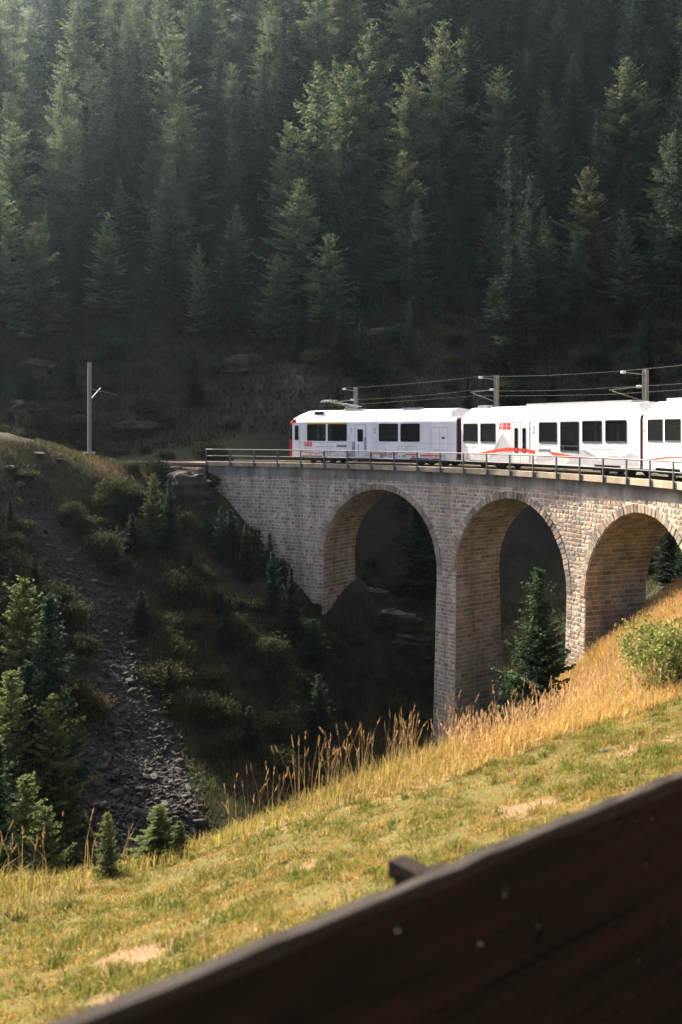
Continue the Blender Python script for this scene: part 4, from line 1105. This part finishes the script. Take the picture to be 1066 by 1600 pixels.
# scatter in plan over the scree chute
xs_ = rng.uniform(-26, 2, 120000); ys_ = rng.uniform(36, 72, 120000); zs_ = ground(xs_, ys_)
ppx = 533+F*xs_/ys_; ppy = YH-F*zs_/ys_
lo = np.interp(ppy, SCL[0], SCL[1]); hi_ = np.interp(ppy, SCL[0], SCL[2]); jit = rng.normal(0, 10, len(xs_))
ok = (ppx > lo-6+jit) & (ppx < hi_+6+jit) & (ppy > 750) & (ppy < 1420) & ((ppy > 870) | (rng.random(len(xs_)) < .35))
ox = (rng.random(len(xs_)) < .010) & (ppx > 340) & (ppx < 480) & (ppy > 980) & (ppy < 1120) 
sel = np.where(ok | ox)[0][:17000]
for c_, i in enumerate(sel):
    sz = float(np.clip(rng.lognormal(-2.45, .55), .045, .36))
    x, y, z = xs_[i], ys_[i], zs_[i]
    e = rng.uniform(0, 6.28); tx, ty = rng.normal(0, .35, 2)
    if c_ % 100 == 0 and len(big) < 170:
        big.append((x, y, z, float(rng.uniform(.25, .6)), e, tx, ty)); continue
    V, Fq = RK[int(rng.integers(0, 8))]
    v = V*sz; ce, se = math.cos(e), math.sin(e)
    q = np.stack([v[:,0]*ce-v[:,1]*se, v[:,0]*se+v[:,1]*ce, v[:,2]+v[:,0]*tx+v[:,1]*ty], -1)+np.array([x, y, z+sz*.12])
    SV.append(q); SF.append(Fq+base_i); base_i += len(V)
    g = rng.uniform(.55, 1.35); ST.append(np.repeat(np.array([[.043*g, .042*g, .037*g]]), len(V), 0))
tag(obj('scree', mesh_np('scree', np.concatenate(SV), np.concatenate(SF), np.concatenate(ST)), MAT['scree']), 'grey broken stones of the scree chute on the left slope', 'scree', kind='stuff')
for x, y, z, sz, e, tx, ty in big:
    o = obj('scree_rock', random.choice(rock_me)); o.location = (x, y, z+.1*sz); o.scale = (sz, sz, sz); o.rotation_euler = (tx, ty, e)
    py = YH-F*z/y
    tag(o, 'grey angular rock lying in the %s scree' % ('upper' if py < 950 else 'middle' if py < 1130 else 'lower'), 'rock', 'larger rocks in the scree')
def outcrop(px, py, w, h, seed, label, layers=6, dz=0.0, deep=1.0):
    x, y, z = hit(px, py); r = np.random.default_rng(seed); nu, nv = 44, 30
    th, ph = np.meshgrid(np.linspace(0, 2*np.pi, nu, endpoint=False), np.linspace(-.48*np.pi, .48*np.pi, nv))
    d = np.stack([np.cos(th)*np.cos(ph), np.sin(th)*np.cos(ph), np.sin(ph)], -1)
    o = r.uniform(0, 90, 2)
    P = np.sign(d)*np.abs(d)**.75*np.array([w/2, w/2*deep*.7, h/2])
    e = 1+.7*fbm(P[..., 0]*.9+o[0]+P[..., 2]*.6, P[..., 1]*.9+o[1])+.55*np.abs(fbm(P[..., 0]*2.2+o[1], P[..., 1]*2.2+P[..., 2]*2.6))-.1
    tilt = P[..., 2]+.14*P[..., 0]*r.uniform(-1, 1)+.05*fbm(P[..., 0]*2, P[..., 1]*2)
    k_ = tilt/(h/layers/1.4); st = k_-np.floor(k_)
    e2 = e*(1+.17*(_perm[(np.floor(k_).astype(int)*7+seed) % 256, 3]-.5)*2-.16*np.exp(-((st-.03)/.10)**2))
    P = P*np.stack([e2, e2, .6+.4*e], -1)
    idx_ = np.arange(nu*nv).reshape(nv, nu); nx_ = np.roll(idx_, -1, 1)
    Q = np.stack([idx_[:-1], nx_[:-1], nx_[1:], idx_[1:]], -1).reshape(-1, 4)
    o = obj('rock_outcrop', mesh_np('rock_outcrop', P.reshape(-1, 3), Q), MAT['rock']); o.location = (x, y, z+dz); return tag(o, label, 'rock')
outcrop(298, 768, 3.4, 2.6, 1, 'layered rock ledge beside the left end of the viaduct')
outcrop(262, 742, 2.4, 1.2, 12, 'small rock ledge under the track left of the viaduct')
outcrop(612, 975, 3.8, 1.8, 2, 'pale layered rock ledge seen through the first arch', 7)
outcrop(585, 930, 2.0, 1.0, 3, 'smaller rock above the ledge seen through the first arch')
outcrop(640, 1010, 3.0, 1.6, 4, 'low rock at the foot of the ledge in the first arch')
for i, (px, py, w, h, lab) in enumerate(((70,500,7,3.5,'rock face highest above the tall mast, left'), (60,575,6,3,'rock face left of the mast top'), (40,640,7,3.2,'rock face behind the mound at the left edge'),
        (110,660,5,2.4,'rock face just left of the mast foot'), (215,665,6,2.6,'rock face just right of the mast foot'), (390,560,6,2.0,'brownish rock patch above the bridge end'),
        (600,520,4,1.6,'rock patch on the bare slope above the front car'))):
    outcrop(px, py, w*.62, h*1.1, 20+i, lab, 5, dz=-.35*h)
for i, (px, py, sz, lab) in enumerate(((60,712,.9,'pale flat stone on the mound by the left edge'), (95,722,.6,'pale stone on the mound near the mast'), (15,735,.8,'grey stone on the mound at the left edge'), (30,760,.7,'grey stone below the mound, left edge'),
        (240,1218,.55,'sunlit pale rock at the foot of the scree'), (222,1238,.5,'pale rock just under the sunlit rock of the scree'), (150,1262,.5,'dark rock low in the scree'), (205,1010,.9,'large flat rock on the right rim of the scree'))):
    x, y, z = hit(px, py); o = obj('rock', rock_me[i]); o.location = (x, y, z+.1); o.scale = (sz, sz, sz*.8); o.rotation_euler = (.1, .1, i*1.3); tag(o, lab, 'rock')
sx_, sy_, sz_ = hit(952, 1175); o = obj('rock', rock_me[3]); o.location = (sx_, sy_, sz_); o.scale = (.30, .24, .14); tag(o, 'small pale flat stone lying in the lawn', 'rock')

# ------------------------------------------------------------------ grasses
def blades(P, h, lean, w, tintc, az=None):
    n = len(P); az = rng.uniform(0, 6.283, n) if az is None else az
    W_ = np.stack([np.cos(az), np.sin(az), np.zeros(n)], -1)*w[:, None]/2
    up = np.array([0, 0, 1.0])
    p1 = P+up*(h*.55)[:, None]+lean*(h*.22)[:, None]; p2 = P+up*(h*(1-.25*np.linalg.norm(lean, axis=1)))[:, None]+lean*(h*.8)[:, None]
    V = np.stack([P-W_, P+W_, p1+W_*.8, p1-W_*.8, p2+W_*.12, p2-W_*.12], 1).reshape(-1, 3)
    b = np.arange(n)[:, None]*6
    Q = np.concatenate([b+np.array([[0,1,2,3]]), b+np.array([[3,2,4,5]])], 0)
    return V, Q, np.repeat(tintc, 6, 0), p1, p2
def emit(name, parts, label):
    V = []; Q = []; T = []; b = 0
    for v, q, t in parts: V.append(v); Q.append(q+b); T.append(t); b += len(v)
    tag(obj(name, mesh_np(name, np.concatenate(V), np.concatenate(Q), np.concatenate(T)), MAT['grass']), label, 'grass', kind='stuff')
def pick(cols, n, k=None):
    c = np.array(cols); return c[rng.integers(0, len(c), n)]*rng.uniform(.75, 1.25, (n, 1))
# sites: the meadow, split into mown lawn and tall margin
N_ = 420000
mx = rng.uniform(-9, 24, N_); my = rng.uniform(4, 58, N_); mz = ground(mx, my)
mpx = 533+F*mx/my; mpy = YH-F*mz/my
onslope = (lawn(mx, my)-mz < 3.2) & (mx > my*.62-22)
edge = np.interp(mpx, LE_X, LE_Y)+26*fbm(mx*.6, my*.6)
isl = (mpy > edge) & (my < 34) & onslope
isl &= (mpx > -60) & (mpx < 1130) & (mpy < 1700)
li = np.where(isl)[0]
# more blades where the lawn is near
N2 = 700000
lx = rng.uniform(-7, 13, N2); ly = 6+rng.random(N2)**1.25*27; lz = ground(lx, ly); lpx = 533+F*lx/ly; lpy = YH-F*lz/ly
e2 = np.interp(lpx, LE_X, LE_Y)+26*fbm(lx*.6, ly*.6)
keep = (lpy > e2-4) & (lpx > -50) & (lpx < 1120) & (lpy < 1680) & (lawn(lx, ly)-lz < 1.5)
nA = fbm(lx*.7+3, ly*.7); nB = fbm(lx*2.3, ly*2.3+7); bare = (nA*.6+nB*.7) 
keep &= ((bare < .32) | (rng.random(N2) < .15)) & (rng.random(N2) > .78*patch(lx, ly))
li = np.where(keep)[0][:300000]
P = np.stack([lx[li], ly[li], lz[li]-.01], -1); n = len(P)
tuft = np.clip(.45+2.0*nB[li]-.6*nA[li], .12, 1.7)
h = rng.uniform(.035, .09, n)*(.35+1.25*tuft); lean = rng.normal(0, .55, (n, 3)); lean[:, 2] = 0
gmix = np.clip(.58-.7*nA[li]+.8*fbm(lx[li]*1.4+11, ly[li]*1.4)+.9*fbm(lx[li]*4+2, ly[li]*4)+.5*nB[li]+rng.normal(0, .25, n), 0, 1)[:, None]
T = (np.array([[.39,.255,.075]])*(1-gmix)+np.array([[.165,.170,.030]])*gmix)*rng.uniform(.75, 1.25, (n, 1))
dry = rng.random(n) < .06+.6*patch(P[:, 0], P[:, 1]); T[dry] = np.array([.48,.34,.18])*rng.uniform(.8, 1.15, (dry.sum(), 1))
v, q, t, _, _ = blades(P, h, lean, rng.uniform(.010, .020, n), T)
tc_ = rng.choice(n, 420); PT = []; HT = []; TT = []
for c_ in tc_:      # ranker tufts and weeds standing out of the turf
    k_ = int(rng.integers(14, 34)); PT.append(P[c_]+np.concatenate([rng.normal(0, .07, (k_, 2)), np.zeros((k_, 1))], 1)); HT.append(rng.uniform(.08, .22, k_)*rng.uniform(.6, 1.3)); TT.append(np.array([[.11,.14,.025],[.16,.16,.03],[.30,.23,.07]])[int(rng.integers(0, 3))]*rng.uniform(.7, 1.2, (k_, 1)))
PT = np.concatenate(PT); PT[:, 2] = ground(PT[:, 0], PT[:, 1]); le = rng.normal(0, .6, (len(PT), 3)); le[:, 2] = 0
v2 = blades(PT, np.concatenate(HT), le, rng.uniform(.012, .022, len(PT)), np.concatenate(TT))
emit('lawn_grass', [(v, q, t), v2[:3]], 'short yellow green grass of the sunlit lawn')
# tall margin
tl = np.where(onslope & ~((mpy > edge) & (my < 34)) & (mpx > -60) & (mpx < 1130) & (my > 12) & (my < 56))[0]
gold = sstep(480, 800, mpx+60*fbm(mx*.4, my*.4))
dens = .75+.25*gold
tl = tl[rng.random(len(tl)) < dens[tl]][:110000]
P = np.stack([mx[tl], my[tl], mz[tl]-.02], -1); n = len(P); g = gold[tl][:, None]
low_e = np.clip((edge[tl]-mpy[tl])/60., .15, 1.0)
h = rng.uniform(.25, .75, n)*(.5+.6*low_e)*(1+.15*g[:, 0]); lean = rng.normal(0, .5, (n, 3))+np.array([.15, 0, 0]); lean[:, 2] = 0
T = pick([(.26,.24,.04),(.32,.26,.06),(.14,.16,.03),(.36,.26,.09),(.22,.15,.06)], n)*(1-g)+pick([(.50,.30,.10),(.56,.37,.15),(.42,.24,.07),(.36,.27,.08),(.30,.27,.07)], n)*g
v1 = blades(P, h, lean, rng.uniform(.012, .022, n)*(.8+.012*P[:, 1]), T)
emit('tall_grass', [v1[:3]], 'tall yellow and golden grass along the edge of the slope')
def stalks(sel, hmin, hmax, tint_s, tint_h, name, label, hw=.030):
    P = np.stack([mx[sel], my[sel], mz[sel]-.02], -1); n = len(P)
    h = rng.uniform(hmin, hmax, n); lean = rng.normal(0, .16, (n, 3))+np.array([.06, 0, 0]); lean[:, 2] = 0
    T = np.array([tint_s])*rng.uniform(.7, 1.25, (n, 1)); v = blades(P, h, lean, rng.uniform(.011, .015, n)*(.75+.012*P[:, 1]), T)
    d = unit(v[4]-v[3]); c = v[4]+d*.03; Lh = rng.uniform(.12, .26, n); parts = [v[:3]]
    for k_ in range(3):
        az = rng.uniform(0, 6.28, n); w = unit(np.cross(d, np.stack([np.cos(az), np.sin(az), np.zeros(n)], -1)))
        parts.append(leafs(c+d*(rng.uniform(-.06, .06, n))[:, None], unit(d+rng.normal(0, .1, (n, 3))), w, Lh, rng.uniform(.7, 1.2, n)*hw*(.8+.01*P[:, 1]), np.array([tint_h])*rng.uniform(.7, 1.25, (n, 1))))
    emit(name, parts, label)
crest = np.where(onslope & (mpy < edge-14) & (mpx > -40) & (mpx < 860) & (my > 12) & (my < 48) & (lawn(mx, my)-mz < 2.6))[0]
clump = fbm(mx[crest]*.9, my[crest]*.9)
crest = crest[(rng.random(len(crest)) < .012+.34*np.clip(clump-.10, 0, 1)*(mpx[crest] > 330)+.05*np.clip(clump-.1, 0, 1))]
stalks(crest, .7, 1.6, (.24,.165,.07), (.28,.19,.095), 'seed_stalks', 'tall brown seed stalks standing up along the crest of the slope')
gs = np.where(onslope & (mpy < edge-10) & (mpx > 700) & (mpx < 1120) & (my > 20) & (my < 56))[0]; gs = gs[rng.random(len(gs)) < .10]
stalks(gs, .55, .95, (.50,.33,.14), (.50,.34,.18), 'golden_stalks', 'golden seed stalks on the slope before the right arches', .026)
# rough grass on the shaded left slope and the bank
xs_ = rng.uniform(-30, 24, 200000); ys_ = rng.uniform(36, 86, 200000); zs_ = ground(xs_, ys_); ppx = 533+F*xs_/ys_; ppy = YH-F*zs_/ys_
vd_ = np.hypot(xs_-CX, ys_-CY)-RAD; va_s = np.arctan2(xs_-CX, ys_-CY)
inS = (ppx > np.interp(ppy, SCL[0], SCL[1])+6) & (ppx < np.interp(ppy, SCL[0], SCL[2])-6) & (ppy > 800)
ok = (ppx > -40) & ((ppx < 700) | (ys_ > 60)) & (ppx < 1100) & (ppy > 690) & (ppy < 1330) & ~inS & ((vd_ < -.6) | ((va_s > A0+.26) & (vd_ < 14)))
i = np.where(ok)[0][:90000]; n = len(i); P = np.stack([xs_[i], ys_[i], zs_[i]-.03], -1)
dryp = sstep(.0, .3, fbm(xs_[i]*.25+2, ys_[i]*.25)+.35*((ppx[i] > 290) & (ppx[i] < 430) & (ppy[i] > 900) & (ppy[i] < 1040)))[:, None]
T = pick([(.05,.06,.024),(.04,.052,.021),(.07,.066,.028)], n)*(1-dryp)+pick([(.13,.088,.04),(.095,.07,.036)], n)*dryp
lean = rng.normal(0, .4, (n, 3)); lean[:, 2] = 0
v = blades(P, rng.uniform(.18, .5, n), lean, rng.uniform(.03, .055, n), T)
emit('slope_grass', [v[:3]], 'rough dark grass covering the shaded left slope')
xs_ = rng.uniform(-50, 50, 160000); ys_ = rng.uniform(84, 120, 160000); zs_ = ground(xs_, ys_); ppx = 533+F*xs_/ys_
i = np.where((ppx > -40) & (ppx < 1110))[0][:60000]; n = len(i); P = np.stack([xs_[i], ys_[i], zs_[i]-.03], -1)
lean = rng.normal(0, .4, (n, 3)); lean[:, 2] = 0
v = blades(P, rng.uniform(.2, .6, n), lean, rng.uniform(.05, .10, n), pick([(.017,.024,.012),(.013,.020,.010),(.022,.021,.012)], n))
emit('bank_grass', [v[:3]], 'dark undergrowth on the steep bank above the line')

# ------------------------------------------------------------------ the wooden fence in front
FA = Vector((-.906, 3.5, 0)); FU = Vector((.764, .645, 0)).normalized(); FANG = math.atan2(FU.y, FU.x)
T0, T1, TOPZ = -2.2, 8.2, -2.075
fence = empty('plank_fence', (FA.x, FA.y, TOPZ-2.4), FANG)
tag(fence, 'dark weathered wooden plank fence slanting across the lower right corner', 'fence')
def f_t(px): k_ = (px-533)/F; return (k_*FA.y-FA.x)/(FU.x-k_*FU.y)*1.0
def f_z(px, py): t = f_t(px); return (YH-py)/F*(FA.y+FU.y*t)-TOPZ
slots = [(623,1446,14,22),(755,1473,16,13),(845,1455,11,40),(790,1384,11,34),(968,1282,8,12),(992,1276,6,18),(1020,1275,8,12),(982,1346,8,8),(1012,1345,7,14),(1037,1428,6,30),(1001,1488,6,32)]
H_ = []
for px, py, w, h in slots:
    t = f_t(px); sc_ = (FA.y+FU.y*t)/F; H_.append((t-w*sc_/2*.9, t+w*sc_/2*.9, f_z(px, py+h/2), f_z(px, py-h/2)))
def plank(z0, z1, y0, y1, x0, x1):
    m = MB(); hs = []
    for h in H_:
        a, b = max(h[2], z0+.01), min(h[3], z1-.01)
        if b-a > .012 and x0 < h[0] and h[1] < x1: hs.append((h[0], h[1], a, b))
    panel_holes(m, x0, x1, z0, z1, hs, y0); panel_holes(m, x0, x1, z0, z1, hs, y1)
    for a, b, c, d in hs+[(x0, x1, z0, z1)]:
        m.add([(a,y0,c),(a,y1,c),(a,y1,d),(a,y0,d)], [(0,1,2,3)]); m.add([(b,y0,c),(b,y1,c),(b,y1,d),(b,y0,d)], [(3,2,1,0)])
        m.add([(a,y0,c),(b,y0,c),(b,y1,c),(a,y1,c)], [(0,1,2,3)]); m.add([(a,y0,d),(b,y0,d),(b,y1,d),(a,y1,d)], [(3,2,1,0)])
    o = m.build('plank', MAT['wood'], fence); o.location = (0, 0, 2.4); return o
zz = -.055; k = 0
for ph in (.30, .29, .25, .28, .27, .30, .28):
    xx = T0-.3*(k % 3)
    while xx < T1:
        e = xx+3.2; plank(zz-ph, zz-.006, .0+.008*(k % 2), .055+.008*(k % 2), xx, min(e, T1)-.006); xx = e
    zz -= ph; k += 1
# worn cap timber
m = MB(); n_ = 60; V = []; rd = random.Random(4)
for i in range(n_+1):
    x = T0-.2+(T1-T0+.4)*i/n_; a, b, c = rd.uniform(-.010, .006), rd.uniform(-.008, .008), rd.uniform(-.006, .004)
    V += [(x, -.012+b, -.065+c), (x, -.018+a, -.012+c), (x, -.006+a, .003+c), (x, .055+b, .003+a), (x, .068+b, -.015+a), (x, .065, -.065)]
m.add(V, [(i*6+j, i*6+(j+1) % 6, (i+1)*6+(j+1) % 6, (i+1)*6+j) for i in range(n_) for j in range(6)])
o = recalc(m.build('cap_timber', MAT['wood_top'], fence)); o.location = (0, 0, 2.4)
for t in (-1.2, 1.95, 4.9, 7.6):
    MB().box(t-.08, t+.08, .066, .22, -2.6, -.08).build('post', MAT['wood'], fence).location = (0, 0, 2.4)
MB().box(2.50, 2.63, .02, 1.12, -.60, -.50).build('brace_beam', MAT['wood'], fence).location = (0, 0, 2.4)
MB().beam((2.565, 1.0, -.56), (2.565, 1.0, -2.6), .13, .13).build('brace_post', MAT['wood'], fence).location = (0, 0, 2.4)

# ------------------------------------------------------------------ haze in the valley air
hz = bpy.data.materials.new('haze'); hz.use_nodes = True; hn = hz.node_tree.nodes
for nd in list(hn):
    if nd.type != 'OUTPUT_MATERIAL': hn.remove(nd)
pv = hn.new('ShaderNodeVolumePrincipled'); pv.inputs['Color'].default_value = (.62, .84, 1.0, 1)
pv.inputs['Density'].default_value = HAZE; pv.inputs['Anisotropy'].default_value = .72
hz.node_tree.links.new(pv.outputs[0], hn['Material Output'].inputs['Volume'])
o = MB().box(-230, 250, -40, 380, float(gz.min())-1.5, float(gz.max())+28).build('haze', hz)
tag(o, kind='stuff', label='thin bluish haze filling the valley air', cat='haze')
